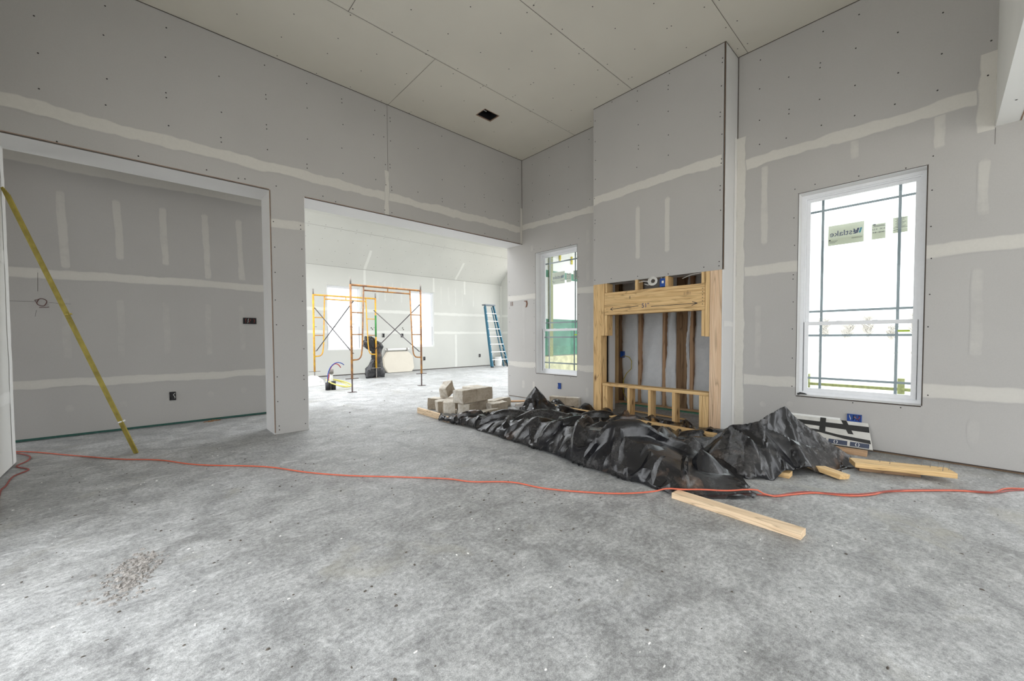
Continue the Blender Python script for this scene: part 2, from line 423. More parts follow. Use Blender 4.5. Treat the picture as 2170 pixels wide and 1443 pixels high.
# west wall beside the camera; only the end of it by the opening is in view
def west(mb, Q):
    strip(mb, Q, (5.41, .02), (5.41, 2.7), .05, .9, wob=.006, off=.003); strip(mb, Q, (4.2, 1.78), (5.45, 1.78), .05, .8); strip(mb, Q, (4.2, .6), (5.45, .6), .05, .8)
W_LIGHT_GAP = (-4.9, 3.2, .02, 2.5)  # unseen wide opening, sized to let more daylight in
panel('wall_west', 'x', XL, -.14, YS, 5.477, Z0, 2.72, holes=[(W_LIGHT_GAP)], mats=[M['white_board'], M['screw'], M['gap'], M['reveal'], M['papertorn']], deco=west)
UPPER_LIGHT_GAP = (.2, 1.9, 3.2, 4.0)  # unseen high opening, added to light the upper room
panel('wall_west_upper', 'x', XL, -.14, -.26, YL, 2.72, ZC, holes=[UPPER_LIGHT_GAP])
# alcove behind the first opening
def alcove(mb, Q):
    strip(mb, Q, (-2.6, .607), (1.6, .607), .05, .75); strip(mb, Q, (-2.6, 1.80), (1.6, 1.80), .05, .8); strip(mb, Q, (-2.6, 3.0), (1.6, 3.0), .06, .85)
    xs = (-.64, -.21, .20, .615, .985)
    for i, u in enumerate(xs):
        strip(mb, Q, (u-.012, 2.74), (u+.012, (1.84, 1.99, 1.97, 1.84, 1.85)[i]), .038, .55, cap=True, wob=.004, off=.0011)
        strip(mb, Q, (u, 1.58), (u, (.83, .81, .86, .84, .89)[i]), .036, .33, cap=True, wob=.004, off=.0011)
        blob(mb, Q, u, (.32, .32, .31, .35, .37)[i], .045, .35, ry=.055); blob(mb, Q, u+.06, 3.06, .05, .5)
    for a, b in (((-1.05, 1.487), (-.86, 1.49)), ((-.83, 1.80), (-.835, 1.60)), ((-.85, 1.40), (-.86, 1.33)), ((-.76, 1.485), (-.60, 1.477))): line(mb, Q, a, b, .0012)
    line(mb, Q, (-2.5, .02), (1.6, .02), .012, 5)
panel('wall_alcove', 'y', YA, .12, -2.9, 1.62, Z0, 3.2, deco=alcove, mats=[M['drywall'], M['screw'], M['gap'], M['reveal'], M['papertorn'], M['sillseal']])
panel('ceiling_alcove', 'z', 3.12, .1, -3.0, 1.62, 5.477, YA)
ADOOR = (5.6, 6.5, .02, 2.5)
panel('wall_alcove_end', 'x', -2.8, -.12, 5.477, YA, 0, 3.2, holes=[ADOOR])
panel('wall_entry', 'y', 5.477, -.05, -2.8, XL-.14, 0, 3.2)

# ceilings
CV = (3.47, 3.73, 4.275, 4.478)      # duct cut-out
def ceil(mb, Q):
    for y in (3.895, 2.70, 1.50): line(mb, Q, (XL, y), (XR if y > 1.6 else XC, y), .0018)
    line(mb, Q, (XC, 1.5), (XR, 1.5), .0018)
    line(mb, Q, (2.454, 3.895), (2.454, YL), .0016); line(mb, Q, (1.495, 3.895), (1.495, 2.70), .002)
    for y0 in (-.2, .3, .9, 1.46, 1.54, 1.9, 2.3, 2.66, 2.74, 3.1, 3.5, 3.86, 3.94, 4.3, 4.65, 5.03):
        screws(mb, Q, [-.5+.406*i for i in range(14)], [y0], skip=lambda u, v: CV[0]-.05 < u < CV[1]+.05 and CV[2]-.05 < v < CV[3]+.05 or (u > XC and 1.6 < v < 3.3) or u > XR-.02, seed=int(y0*100), jit=.02)
CM = [M['ceilboard'], M['screw'], M['gap'], M['papertorn'], M['papertorn']]
panel('ceiling', 'z', ZC, .12, XL, XR, -.26, YL, holes=[CV], mats=CM, deco=ceil)
panel('ceiling_soffit', 'z', 2.72, .12, XL, XR, YS, -.38, mats=[M['white_board'], M['screw'], M['gap'], M['reveal'], M['papertorn']],
      deco=lambda mb, Q: [line(mb, Q, (1.0, -.383), (XR, -.383), .004, 4), screws(mb, Q, [4.9, 4.5, 4.0], [-.35, -.65, -.95, -1.3], seed=31)])
panel('wall_soffit', 'y', -.26, -.12, XL, XR, 2.72, ZC, mats=[M['white_board'], M['screw'], M['gap'], M['reveal'], M['papertorn']])
S_LIGHT_GAP = [(-.6, 4.7, .02, 2.5)]  # unseen opening behind the camera, added for daylight
E_LIGHT_GAP = (-4.8, -.75, .3, 2.5)  # unseen opening beside the camera, added to brighten the right floor
panel('wall_south', 'y', YS, -.14, XL, XR, 0, 2.72, holes=S_LIGHT_GAP)

# far room with the vaulted ceiling
FW = [(3.80, 4.775, .75, 2.61), (6.43, 7.305, .79, 2.635)]
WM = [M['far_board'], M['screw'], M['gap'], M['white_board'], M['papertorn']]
def far(mb, Q):
    for a, b in ((1.7, FW[0][0]), (FW[0][1], FW[1][0]), (FW[1][1], XF)): strip(mb, Q, (a, 1.92), (b, 1.92), .05, .8); strip(mb, Q, (a, 1.27), (b, 1.27), .045, .8)
    for u in (4.9, 7.3, 8.6): strip(mb, Q, (u, 2.66), (u, 3.14), .04, .8)
    strip(mb, Q, (8.2, 1.20), (8.2, .03), .045, .8, off=.0023)
    for u in (5.3, 5.55, 5.8, 6.1, 7.6, 7.9, 8.2, 8.5, 9.0): strip(mb, Q, (u, 2.9), (u, 2.2), .03, .4, cap=True, off=.002)
    line(mb, Q, (1.7, 3.147), (XF, 3.147), .002); line(mb, Q, (1.7, .018), (XF, .018), .010, 2)
    for u, v in ((5.08, 1.40), (5.12, 1.36), (6.12, 1.41), (6.15, 1.36)): dot(mb, Q, u, v, .02, 2)
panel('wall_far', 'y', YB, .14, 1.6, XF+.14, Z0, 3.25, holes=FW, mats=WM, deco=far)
EH = [(5.7, 11.2, .02, 4.0)]  # hidden wall opening, added to brighten the far room
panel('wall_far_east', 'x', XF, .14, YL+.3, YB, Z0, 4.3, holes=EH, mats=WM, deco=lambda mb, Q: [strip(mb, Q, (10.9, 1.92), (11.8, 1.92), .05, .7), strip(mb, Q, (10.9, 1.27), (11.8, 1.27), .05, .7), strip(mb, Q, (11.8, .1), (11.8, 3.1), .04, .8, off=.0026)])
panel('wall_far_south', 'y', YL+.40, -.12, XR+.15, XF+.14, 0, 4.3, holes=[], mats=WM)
WH = [(6.9, 11.5, .02, 4.0)]  # hidden opening on the opposite side, also added for far-room light
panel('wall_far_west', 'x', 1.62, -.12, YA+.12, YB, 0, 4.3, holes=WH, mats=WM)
mb = MB()   # 45 degree slope then flat
zs = 3.15; d = 1.10
def vq(x0, x1, y0, z0, y1, z1): mb.quad([(x0,y0,z0),(x1,y0,z0),(x1,y1,z1),(x0,y1,z1)])
vq(1.5, XF+.14, YB, zs, YB-d, zs+d); vq(1.5, XF+.14, YB-d, zs+d, 9.4, zs+d); vq(1.5, XF+.14, 6.2, zs+d, YL+.38, zs+d)  # flat run left open midway, an unseen roof gap added for light
vq(1.5, XF+.14, YB, zs+.15, YB-d, zs+d+.15); vq(1.5, XF+.14, YB-d, zs+d+.15, 9.4, zs+d+.15); vq(1.5, XF+.14, 6.2, zs+d+.15, YL+.38, zs+d+.15)
portal((6, 7.7, zs+d+.2), (0, 0, 0), 8.6, 3.2)
def VQ(u, v, off): # v measured along the slope from the wall
    k = v/math.sqrt(2); return (u, YB-k-off*.7, zs+k-off*.7)
line(mb, VQ, (1.7, 1.22), (XF, 1.22), .002); strip(mb, VQ, (4.9, .02), (4.9, .7), .045, .8); strip(mb, VQ, (8.2, .02), (8.2, .75), .045, .8)
for i in range(21): 
    for v in (.15, .5, .85, 1.17, 1.27): dot(mb, VQ, 1.9+i*.406, v, .008, 1)
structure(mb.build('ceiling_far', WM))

# portals at every opening
def P_(side, lo, hi, pos):
    a, b = (lo[0]+hi[0])/2, (lo[1]+hi[1])/2; s1, s2 = abs(hi[0]-lo[0]), abs(hi[1]-lo[1])
    if side == 'E': portal((pos, a, b), (0, R_(90), 0), s2, s1)
    if side == 'W': portal((pos, a, b), (0, R_(-90), 0), s2, s1)
    if side == 'N': portal((a, pos, b), (R_(-90), 0, 0), s1, s2)
    if side == 'S': portal((a, pos, b), (R_(90), 0, 0), s1, s2)
for h in (BW, SW, E_LIGHT_GAP): P_('E', (h[0], h[2]), (h[1], h[3]), XR+.2)
for h in EH: P_('E', (h[0], h[2]), (h[1], h[3]), XF+.2)
P_('W', (W_LIGHT_GAP[0], W_LIGHT_GAP[2]), (W_LIGHT_GAP[1], W_LIGHT_GAP[3]), XL-.18)
P_('W', (UPPER_LIGHT_GAP[0], UPPER_LIGHT_GAP[2]), (UPPER_LIGHT_GAP[1], UPPER_LIGHT_GAP[3]), XL-.18)
P_('W', (ADOOR[0], ADOOR[2]), (ADOOR[1], ADOOR[3]), -2.97)
for h in WH: P_('W', (h[0], h[2]), (h[1], h[3]), 1.46)
for h in FW: P_('N', (h[0], h[2]), (h[1], h[3]), YB+.2)
for h in S_LIGHT_GAP: P_('S', (h[0], h[2]), (h[1], h[3]), YS-.2)
# ------------------------------------------------------------------ windows
def text_mesh(name, body, size, mat, M4, parent=None, ext=.0003):
    cu = bpy.data.curves.new(name, 'FONT'); cu.body = body; cu.size = size; cu.extrude = ext; cu.align_x = 'CENTER'; cu.align_y = 'CENTER'
    tmp = bpy.data.objects.new('tmp', cu); C.objects.link(tmp)
    dg = bpy.context.evaluated_depsgraph_get(); dg.update()
    me = bpy.data.meshes.new_from_object(tmp.evaluated_get(dg)); bpy.data.objects.remove(tmp)
    me.transform(M4); me.name = name; me.materials.clear(); me.materials.append(mat)
    o = bpy.data.objects.new(name, me); C.objects.link(o)
    if parent: o.parent = parent
    return o
def sticker_mat():
    t = NT('backlit paper sticker'); t.t.nodes.remove(t.b)
    d = t.n('ShaderNodeBsdfDiffuse'); d.inputs[0].default_value = (.72, .72, .64, 1)
    tl = t.n('ShaderNodeBsdfTranslucent'); tl.inputs[0].default_value = (.13, .13, .105, 1)
    mx = t.n('ShaderNodeAddShader'); t.l(d.outputs[0], mx.inputs[0]); t.l(tl.outputs[0], mx.inputs[1])
    t.l(mx.outputs[0], t.t.nodes['Material Output'].inputs[0]); return t.mat
M['sticker'] = sticker_mat()
M['ink'] = plain('navy print ink', (.008, .03, .12), .6); M['teal'] = plain('teal print ink', (.02, .30, .42), .6); M['inkg'] = plain('dark grey print', (.05, .06, .06), .6)
M['lime'] = plain('lime green sticker', (.45, .62, .02), .5, var=.03)

def window(idx, axis, pos, sgn, u0, u1, z0, z1, stickers=True, grids=True):
    """double hung vinyl window; pos = plane of the inner frame face, sgn = direction to the outside"""
    def Pt(u, w, z): return (pos+sgn*w, u, z) if axis == 'x' else (u, pos+sgn*w, z)
    def bx(mb, ua, ub, wa, wb, za, zb, m=0):
        p, q = Pt(ua, wa, za), Pt(ub, wb, zb)
        mb.box(tuple(min(a, b) for a, b in zip(p, q)), tuple(max(a, b) for a, b in zip(p, q)), m)
    def ring(mb, a, b, c, d, t, wa, wb, tb=None):
        tb = tb or t
        bx(mb, a, a+t, wa, wb, c, d); bx(mb, b-t, b, wa, wb, c, d); bx(mb, a+t, b-t, wa, wb, c, c+tb); bx(mb, a+t, b-t, wa, wb, d-t, d)
    root = empty('window_%d' % idx, Pt((u0+u1)/2, 0, z0)); structure(root)
    off = Vector(root.location)
    def part(mb, name, mat, parent=root, **k):
        mb.v = [tuple(Vector(v)-off) for v in mb.v]; return mb.build(name, mat, parent, **k)
    zm = z0 + (z1-z0)*.357
    mb = MB(); ring(mb, u0, u1, z0, z1, .028, 0, .07); ring(mb, u0+.028, u1-.028, z0+.028, z1-.028, .012, .012, .06)
    part(mb, 'window_frame', M['vinyl'])
    up = MB(); ring(up, u0+.036, u1-.036, zm-.01, z1-.036, .034, .034, .058); us = part(up, 'upper_sash', M['vinyl'])
    lo = MB(); ring(lo, u0+.036, u1-.036, z0+.036, zm+.022, .036, .006, .032); ls = part(lo, 'lower_sash', M['vinyl'])
    mb = MB(); bx(mb, u0+.033, u0+.036, .003, .008, z0+.036, zm+.02); bx(mb, u1-.036, u1-.033, .003, .008, z0+.036, zm+.02); part(mb, 'balance_track', M['black_rubber'])
    mb = MB(); bx(mb, u0+.30, u0+.34, -.004, .006, zm+.02, zm+.028); bx(mb, u1-.34, u1-.30, -.004, .006, zm+.02, zm+.028); part(mb, 'sash_lock', M['vinyl'])
    for sash, w, a, b, c, d in ((us, .045, u0+.070, u1-.070, zm+.024, z1-.070), (ls, .019, u0+.072, u1-.072, z0+.072, zm-.014)):
        g = MB(); bx(g, a, b, w-.001, w+.001, c, d); part(g, 'glass_pane', M['glass'], sash)
        if grids:
            g = MB(); t = .011
            for uu in (a+.100, b-.100): bx(g, uu-t, uu+t, w+.004, w+.009, c, d)
            for zz in (c+.105, d-.105): bx(g, a, b, w+.005, w+.008, zz-t, zz+t)
            part(g, 'window_grille', M['grille'], sash)
    if stickers:
        zt = z1-.345
        W = .062
        ux0 = u0+.105+.105; k = (u1-u0)/.905
        def rect(a, b, c, d, name, par=None):
            g = MB(); bx(g, a, b, W, W+.0006, c, d); return part(g, name, M['sticker'], us)
        # seen from the inside the print reads mirrored, left edge of the picture = larger y
        s1 = rect(u1-.487, u1-.212, zt-.195, zt+.005, 'brand_sticker')
        s2 = rect(u0+.265, u0+.362, zt-.19, zt-.045, 'rating_sticker'); s3 = rect(u0+.118, u0+.216, zt-.158, zt-.015, 'rating_sticker')
        wx = W-.0012
        def T(body, size, u, z, mat, name='lettering', sx=1):
            # text local x -> -y seen mirrored: keep x -> +y so that it reads backwards from the room
            A = Matrix(((0, 0, 1, pos+sgn*wx-off.x), (sx, 0, 0, u-off.y), (0, 1, 0, z-off.z), (0, 0, 0, 1)))
            return text_mesh(name, body, size, mat, A, us)
        T('estlake', .077, u1-.332, zt-.083, M['ink'])
        g = MB()
        def slash(y, dy, h, zb, wdt, m): 
            g.prism([(y, zb), (y+wdt, zb), (y+wdt-dy, zb+h), (y-dy, zb+h)], lambda a, b, c: (pos+sgn*(wx-c)-off.x, a-off.y, b-off.z), .0005, m)
        slash(u1-.462, .012, .048, zt-.103, .015, 1); slash(u1-.441, .012, .048, zt-.103, .015, 0); slash(u1-.428, -.010, .046, zt-.103, .010, 0)
        g.build('printed_logo', [M['ink'], M['teal']], us)
        g = MB()
        def bar(a, b, z, h=.0022): 
            p = Vector((pos+sgn*wx, a, z))-off; q = Vector((pos+sgn*(wx-.0005), b, z+h))-off
            g.box(tuple(min(i, j) for i, j in zip(p, q)), tuple(max(i, j) for i, j in zip(p, q)))
        for i in range(3): bar(u1-.29+.01*i, u1-.222, zt-.152-.009*i)
        bar(u1-.232, u1-.220, zt-.146, .012)
        for i in range(2): bar(u1-.475, u1-.395, zt-.142-.007*i)
        for i in range(2): bar(u0+.268, u0+.358, zt-.082-.055*i+.01, .003)
        for z in (.06, .066): bar(u0+.272, u0+.35, zt-z)
        bar(u0+.335, u0+.355, zt-.056, .012)
        for i in range(8): bar(u0+.128+.012*(i%3), u0+.200-.008*(i%2), zt-.03-.0115*i, .003)
        bar(u0+.12, u0+.214, zt-.112, .003); bar(u0+.17, u0+.21, zt-.13, .003)
        g.build('fine_print', M['inkg'], us)
        T('0.30   0.22', .021, u0+.314, zt-.096, M['inkg'], 'rating_figures'); T('0.50   0.1', .021, u0+.316, zt-.126, M['inkg'], 'rating_figures')
        g = MB(); bx(g, u0+.085, u0+.165, .0165, .0175, zm-.090, zm-.072); part(g, 'warning_sticker', M['lime'], ls)
    return root
window(1, 'x', XR+.125, 1, BW[0], BW[1], BW[2], BW[3])
window(2, 'x', XR+.125, 1, SW[0], SW[1], SW[2], SW[3])
window(3, 'y', YB+.08, 1, *FW[0], stickers=False, grids=False)
window(4, 'y', YB+.08, 1, *FW[1], stickers=False, grids=False)

# ------------------------------------------------------------------ lumber helpers
def board(name, a, b, w, t, mat, roll=0, parent=None, bevel=.002, up_hint=(0, 0, 1)):
    """rectangular board from a to b; w wide, t thick (t along the up hint)"""
    a = Vector(a); b = Vector(b); x = (b-a).normalized(); z = Vector(up_hint); z = (z - x*z.dot(x)).normalized(); y = z.cross(x)
    L = (b-a).length; mb = MB(); mb.box((0, -w/2, -t/2), (L, w/2, t/2))
    o = mb.build(name, mat, parent, bevel=bevel)
    R3 = Matrix((x, y, z)).transposed().to_4x4() @ Matrix.Rotation(roll, 4, 'X')
    o.matrix_basis = Matrix.Translation(a) @ R3
    if parent: o.matrix_basis = Matrix.Translation(-Vector(parent.location)) @ o.matrix_basis
    return o
def wbox(name, lo, hi, mat, parent, bevel=.0015):
    off = Vector(parent.location) if parent else Vector((0,0,0))
    return MB().box(tuple(Vector(lo)-off), tuple(Vector(hi)-off)).build(name, mat, parent, bevel=bevel)

# fireplace rough framing -----------------------------------------------------
FX0, FX1 = XC+.002, XC+.14
fr = empty('fireplace_framing', (FX0, 2.44, 0))
tag(fr, 'bare pine framing around the unfinished fireplace opening, marked 51 inches', 'framing')
wz, wy, wx_ = M['woodz'], M['woody'], M['woodx']
b0 = .012
wbox('post', (FX0, 3.16, b0), (FX1, 3.287, CZ), wz, fr); wbox('post', (FX0, 3.112, 1.10), (FX1, 3.158, CZ), wz, fr)
wp = wood('pinkish pine lumber', 'z', (.66, .44, .27), (.80, .60, .42))
wbox('post', (FX0, 1.615, b0), (FX1, 1.738, CZ), wp, fr); wbox('post', (FX0, 1.742, 1.08), (FX1, 1.788, CZ), wz, fr)
wbox('trimmer_stud', (FX0+.003, 3.068, 1.10), (FX1, 3.108, 1.376), wz, fr); wbox('trimmer_stud', (FX0+.003, 1.792, 1.085), (FX1, 1.828, 1.376), wz, fr)
hd = wbox('header', (FX0-.004, 1.792, 1.415), (FX0+.05, 3.106, 1.64), wy, fr)
wbox('header_plate', (FX0, 1.792, 1.642), (FX1, 3.106, 1.676), wy, fr); wbox('header_plate', (FX0, 1.792, 1.378), (FX1, 3.106, 1.413), wy, fr)
for y in (2.614, 2.216, 1.795, 3.068): wbox('cripple_stud', (FX0, y, 1.678), (FX1, y+.036, CZ), wz, fr)
wbox('lower_sill', (FX0-.002, 1.742, .418), (FX1, 3.136, .453), wy, fr)
for y in (3.098, 3.060, 2.722, 2.432, 2.125, 1.811, 1.775, 1.743): wbox('cripple_stud', (FX0, y, b0), (FX1, y+.034, .416), wz, fr)
wbox('bottom_plate', (FX0, 1.615, 0), (FX1, 3.287, b0), wy, fr)
for i in range(6):   # header nails
    pass
mb = MB()
def hq(u, v, off=0): return (FX0-.0045-off-fr.location.x, u-fr.location.y, v)
def hline(a, b, w=.007):
    a = Vector(a); b = Vector(b); t = (b-a).normalized(); n = Vector((-t.y, t.x))*w/2
    mb.quad([hq(*(a-n)), hq(*(b-n)), hq(*(b+n)), hq(*(a+n))])
hline((2.60, 1.472), (3.01, 1.452)); hline((3.01, 1.452), (2.97, 1.476)); hline((3.01, 1.452), (2.975, 1.434))
hline((2.43, 1.455), (1.87, 1.458)); hline((1.87, 1.458), (1.93, 1.480)); hline((1.87, 1.458), (1.935, 1.436))
for i in range(6): mb.quad([hq(1.815+.006*math.cos(k*1.05), 1.62-.035*i+.005*math.sin(k*1.05)) for k in range(6)])
for i in range(4): hline((2.02-.022*i, 1.595), (2.022-.022*i, 1.56), .004); hline((1.97, 1.605-.012*i), (1.99, 1.605-.012*i), .003)
for i in range(3): hline((2.71, 1.60-.012*i), (2.73, 1.60-.012*i), .006)
for i in range(3): hline((2.705+.012*i, 1.47), (2.705+.012*i, 1.43), .002)
mk = mb.build('pencil_marks', M['screw'], hd)
A = Matrix(((0, 0, 1, FX0-.0048-fr.location.x), (-1, 0, 0, 2.505-fr.location.y), (0, 1, 0, 1.470), (0, 0, 0, 1)))
tm = text_mesh('dimension_lettering', '51"', .078, M['ink'], A, hd)

# recess behind the framing: back studs, insulation, slab
XBK = 5.75
st = empty('recess_stud_wall', (XBK, 2.9, 0)); tag(st, 'rough studs and plywood forming the back and sides of the fireplace recess', 'stud wall')
for y0, y1, m in ((3.56, 3.60, 'dwoodz'), (3.205, 3.25, 'owoodz'), (2.805, 2.848, 'owoodz'), (2.48, 2.635, 'dwoodz'), (2.395, 2.44, 'owoodz'), (1.95, 1.99, 'owoodz'), (1.60, 1.64, 'owoodz')):
    wbox('stud', (XBK-.03, y0, .04), (XBK+.07, y1, 2.6), M[m], st)
wbox('stud', (5.25, 3.62, .04), (5.34, 3.66, 2.6), M['owoodz'], st); wbox('stud', (5.05, 3.62, .04), (5.12, 3.66, 2.6), M['dwoodz'], st)
wbox('stud', (5.60, 3.58, .04), (5.69, 3.66, 2.6), M['woodz'], st)
wbox('bottom_plate', (XBK-.03, 1.55, 0), (XBK+.07, 3.66, .038), M['owoody'], st); wbox('bottom_plate', (XR+.2, 3.58, 0), (XBK, 3.67, .038), M['owoodx'], st)
wbox('side_stud', (XC+.15, 3.275, .012), (XR-.02, 3.286, 1.85), M['dwoodz'], st); wbox('side_stud', (XR+.02, 3.28, .012), (XR+.16, 3.32, 2.4), M['dwoodz'], st)
wbox('sheathing', (XBK+.075, 1.4, 0), (XBK+.09, 3.8, 2.7), M['dwoodz'], st); wbox('sheathing', (XR+.155, 3.67, 0), (XBK+.075, 3.69, 2.7), M['dwoodz'], st)
wbox('sheathing', (XR+.155, 1.4, 0), (XBK+.075, 1.42, 2.7), M['dwoodz'], st); wbox('recess_ceiling', (XR+.155, 1.42, 2.5), (XBK-.035, 3.66, 2.52), M['dwoody'], st)
def insul():
    t = NT('white fibreglass batt'); a = t.noise(6, 5, .6); b = t.noise(60, 5, .8)
    c = t.mix(t.ramp(a, [(.35, 0), (.7, .5)]), (.88, .90, .92), (.72, .75, .78)); c = t.mix(.5, c, t.ramp(b, [(.3, .35), (.7, .65)]), 'OVERLAY')
    return t.out(c, .95, t.math('ADD', a, t.math('MULTIPLY', b, .4)), .5, .03, spec=.1)
M['insul'] = insul()
def batt(y0, y1, label):
    n, k = 10, 60; mb = MB(); rr = random.Random(int(y0*100)); ph = rr.uniform(0, 6)
    z0_, z1_ = .04, 2.55
    for j in range(k+1):
        z = z0_+(z1_-z0_)*j/k
        ea = .018*math.sin(3.1*z+ph)+.012*math.sin(9*z+ph*2)+rr.uniform(-.006, .006); eb = .018*math.sin(2.7*z+ph*3)+.012*math.sin(8*z+ph)+rr.uniform(-.006, .006)
        for i in range(n+1):
            f = i/n; y = y0+ea*.9+(y1-y0-ea*.9+eb*.9)*f
            mb.v.append((-.062*math.sin(math.pi*f)**.5-.012*math.sin(5*z+7*f+ph)-rr.uniform(0, .008), y-(y0+y1)/2, z)); mb.a.append(0)
    for j in range(k):
        for i in range(n):
            q = j*(n+1)+i; mb.f.append((q, q+1, q+n+2, q+n+1)); mb.m.append(0)
    o = mb.build('insulation_batt', M['insul'], loc=(XBK+.03, (y0+y1)/2, 0), smooth=True); s = o.modifiers.new('thickness', 'SOLIDIFY'); s.thickness = .035; s.offset = 1
    tag(o, label, 'insulation', 'insulation batts in the fireplace recess')
batt(3.245, 3.565, 'white insulation batt behind the blue box in the recess')
batt(2.845, 3.21, 'widest clean white insulation batt near the middle of the recess'); batt(2.63, 2.81, 'narrow white insulation batt left of the dark brown stud')
batt(1.985, 2.40, 'white insulation batt at the right end of the recess'); batt(2.435, 2.485, 'thin white insulation sliver right of the dark brown stud')
panel('trim_2', 'z', .004, -.02, XC+.15, XBK-.04, 1.43, 3.56, mats=[M['concrete']]*5)
M['green'] = plain('green sill foam', (.10, .30, .20), .8)
o = MB().box((5.60, 1.5, 0), (5.70, 3.5, .012)).build('sill_gasket', M['green']); tag(o, 'green foam sill strip lying along the back of the recess floor', 'gasket')
o = board('wood_strip', (5.12, 3.05, .022), (5.05, 2.2, .022), .05, .016, M['woodx']); tag(o, 'thin pale wood strip lying on the recess floor', 'wood strip')

# electrical ------------------------------------------------------------------
M['bluebox'] = plain('blue outlet box plastic', (.01, .07, .33), .45); M['bkbox'] = plain('dark box interior', (.012, .012, .014), .6)
M['wirew'] = plain('white cable', (.75, .74, .70), .5); M['wirey'] = plain('yellow cable', (.62, .50, .06), .5); M['wirebk'] = plain('black wire', (.02, .02, .02), .5); M['wirec'] = plain('copper wire', (.5, .24, .12), .35, metal=.8); M['wirer'] = plain('red brown wire', (.30, .05, .04), .5)
def outlet(pos, axis, w, h, mat, label, wires=('wirew', 'wirebk', 'wirec'), s=1, proud=0, group=None):
    """axis 'x': box let into an east wall, 'y': into a north wall"""
    root = empty('outlet_box', pos, 0 if axis == 'y' else R_(-90)); tag(root, label, 'outlet box', group)
    # local: x along wall, y into the wall
    mb = MB(); t = .004
    for a in ((-w/2, -proud, -h/2, -w/2+t, .05, h/2), (w/2-t, -proud, -h/2, w/2, .05, h/2), (-w/2, -proud, -h/2, w/2, .05, -h/2+t), (-w/2, -proud, h/2-t, w/2, .05, h/2)): mb.box(a[:3], a[3:])
    mb.build('box_rim', M[mat], root); MB().box((-w/2+t, .012, -h/2+t), (w/2-t, .016, h/2-t)).build('box_back', M['bkbox'] if mat != 'bluebox' else M['bluebox'], root)
    rr = random.Random(int(pos[0]*100+pos[2]*10))
    for i, wn_ in enumerate(wires):
        x = -w*.3+w*.6*i/max(1, len(wires)-1); pts = [(x, .012, -h*.35), (x+rr.uniform(-.01, .01), -.004, -h*.1), (x+rr.uniform(-.015, .015), -.006, h*.15), (x+rr.uniform(-.01, .01), .006, h*.36)]
        MB().tube(pts, .003*s, 6).build('wire', M[wn_], root, smooth=True)
    return root
outlet((.232, YA-.016, .367), 'y', .062, .105, 'bkbox', 'single black outlet box low on the alcove wall', ('wirebk', 'wirew'))
outlet((1.072, YA-.016, 1.332), 'y', .155, .085, 'bkbox', 'wide black outlet box halfway up the alcove wall by the pillar', ('wirer', 'wirew', 'wirer', 'wirebk', 'wirer'))
outlet((XR-.016, 4.213, .288), 'x', .058, .095, 'bluebox', 'small blue outlet box under the narrow window', ('wirew',))
outlet((XR-.016, .545, .298), 'x', .105, .07, 'bluebox', 'blue outlet box above the taped package under the big window', ('wirew', 'wirebk', 'wirec', 'wirer'), proud=.006)
for x, z, lb in ((5.46, 1.17, 'dark outlet box between the two far windows, left one'), (6.10, 1.17, 'dark outlet box between the two far windows, right one'), (6.90, .39, 'dark outlet box low beside the front scaffold post on far wall'), (9.27, .41, 'dark outlet box low on far wall left of the ladder')):
    outlet((x, YB-.016, z), 'y', .075, .115, 'bkbox', lb, ('wirew',), group=None)
# light box with coiled white cable over the header
root = empty('junction_box', (FX0+.05, 2.29, 1.70)); tag(root, 'blue junction box on the fireplace header with coiled white cable', 'junction box')
mb = MB(); mb.box((-.045, -.045, -.015), (.03, .035, .085)); mb.build('box_shell', M['bluebox'], root, bevel=.006)
MB().box((-.048, -.018, .025), (-.046, .008, .055)).build('box_label', M['white_paint'], root)
for k in range(4):
    r0 = .028+.008*k; pts = [(-.055-.004*k, .115+r0*math.cos(a*.35)*1.15, .062+r0*math.sin(a*.35)) for a in range(18)]
    MB().tube(pts, .0042, 6, closed=True).build('cable_coil', M['wirew'], root, smooth=True)
for pts in ([(-.05, .15, .06), (-.05, .24, .075), (-.04, .31, .07)], [(-.05, .12, .03), (-.06, .18, .02), (-.05, .23, .04)], [(-.02, .0, .08), (-.02, -.04, .10), (-.0, -.06, .12)], [(-.02, .02, .08), (-.03, .03, .12)]):
    MB().tube(pts, .0045, 6).build('cable', M['wirew'], root, smooth=True)
o = MB().tube([(FX0+.08, 2.08, 1.765), (FX0+.05, 1.96, 1.795), (FX0+.03, 1.84, 1.80)], .005, 6).build('white_cable', M['wirew'], smooth=True); tag(o, 'white cable strung above the right end of the header', 'cable')
root = empty('outlet_box', (XBK-.08, 3.50, .80)); tag(root, 'blue outlet box on a stud inside the fireplace recess', 'outlet box')
MB().box((-.02, -.03, -.05), (.03, .03, .05)).build('box_shell', M['bluebox'], root, bevel=.004)
MB().tube([(-.02, 0, -.04), (-.05, -.08, -.02), (-.06, -.16, -.04), (-.06, -.20, -.10), (-.05, -.19, -.22), (-.04, -.10, -.30), (-.02, -.03, -.42), (.0, -.02, -.62), (-.05, -.10, -.70), (-.2, -.25, -.785)], .0055, 6).build('yellow_cable', M['wirey'], root, smooth=True)
o = MB().tube([(5.0, 3.60, 1.0), (4.98, 3.58, .82), (5.02, 3.52, .70), (5.1, 3.47, .66)], .006, 6).build('white_cable', M['wirew'], smooth=True); tag(o, 'white cable hanging at the left inside the fireplace recess', 'cable')

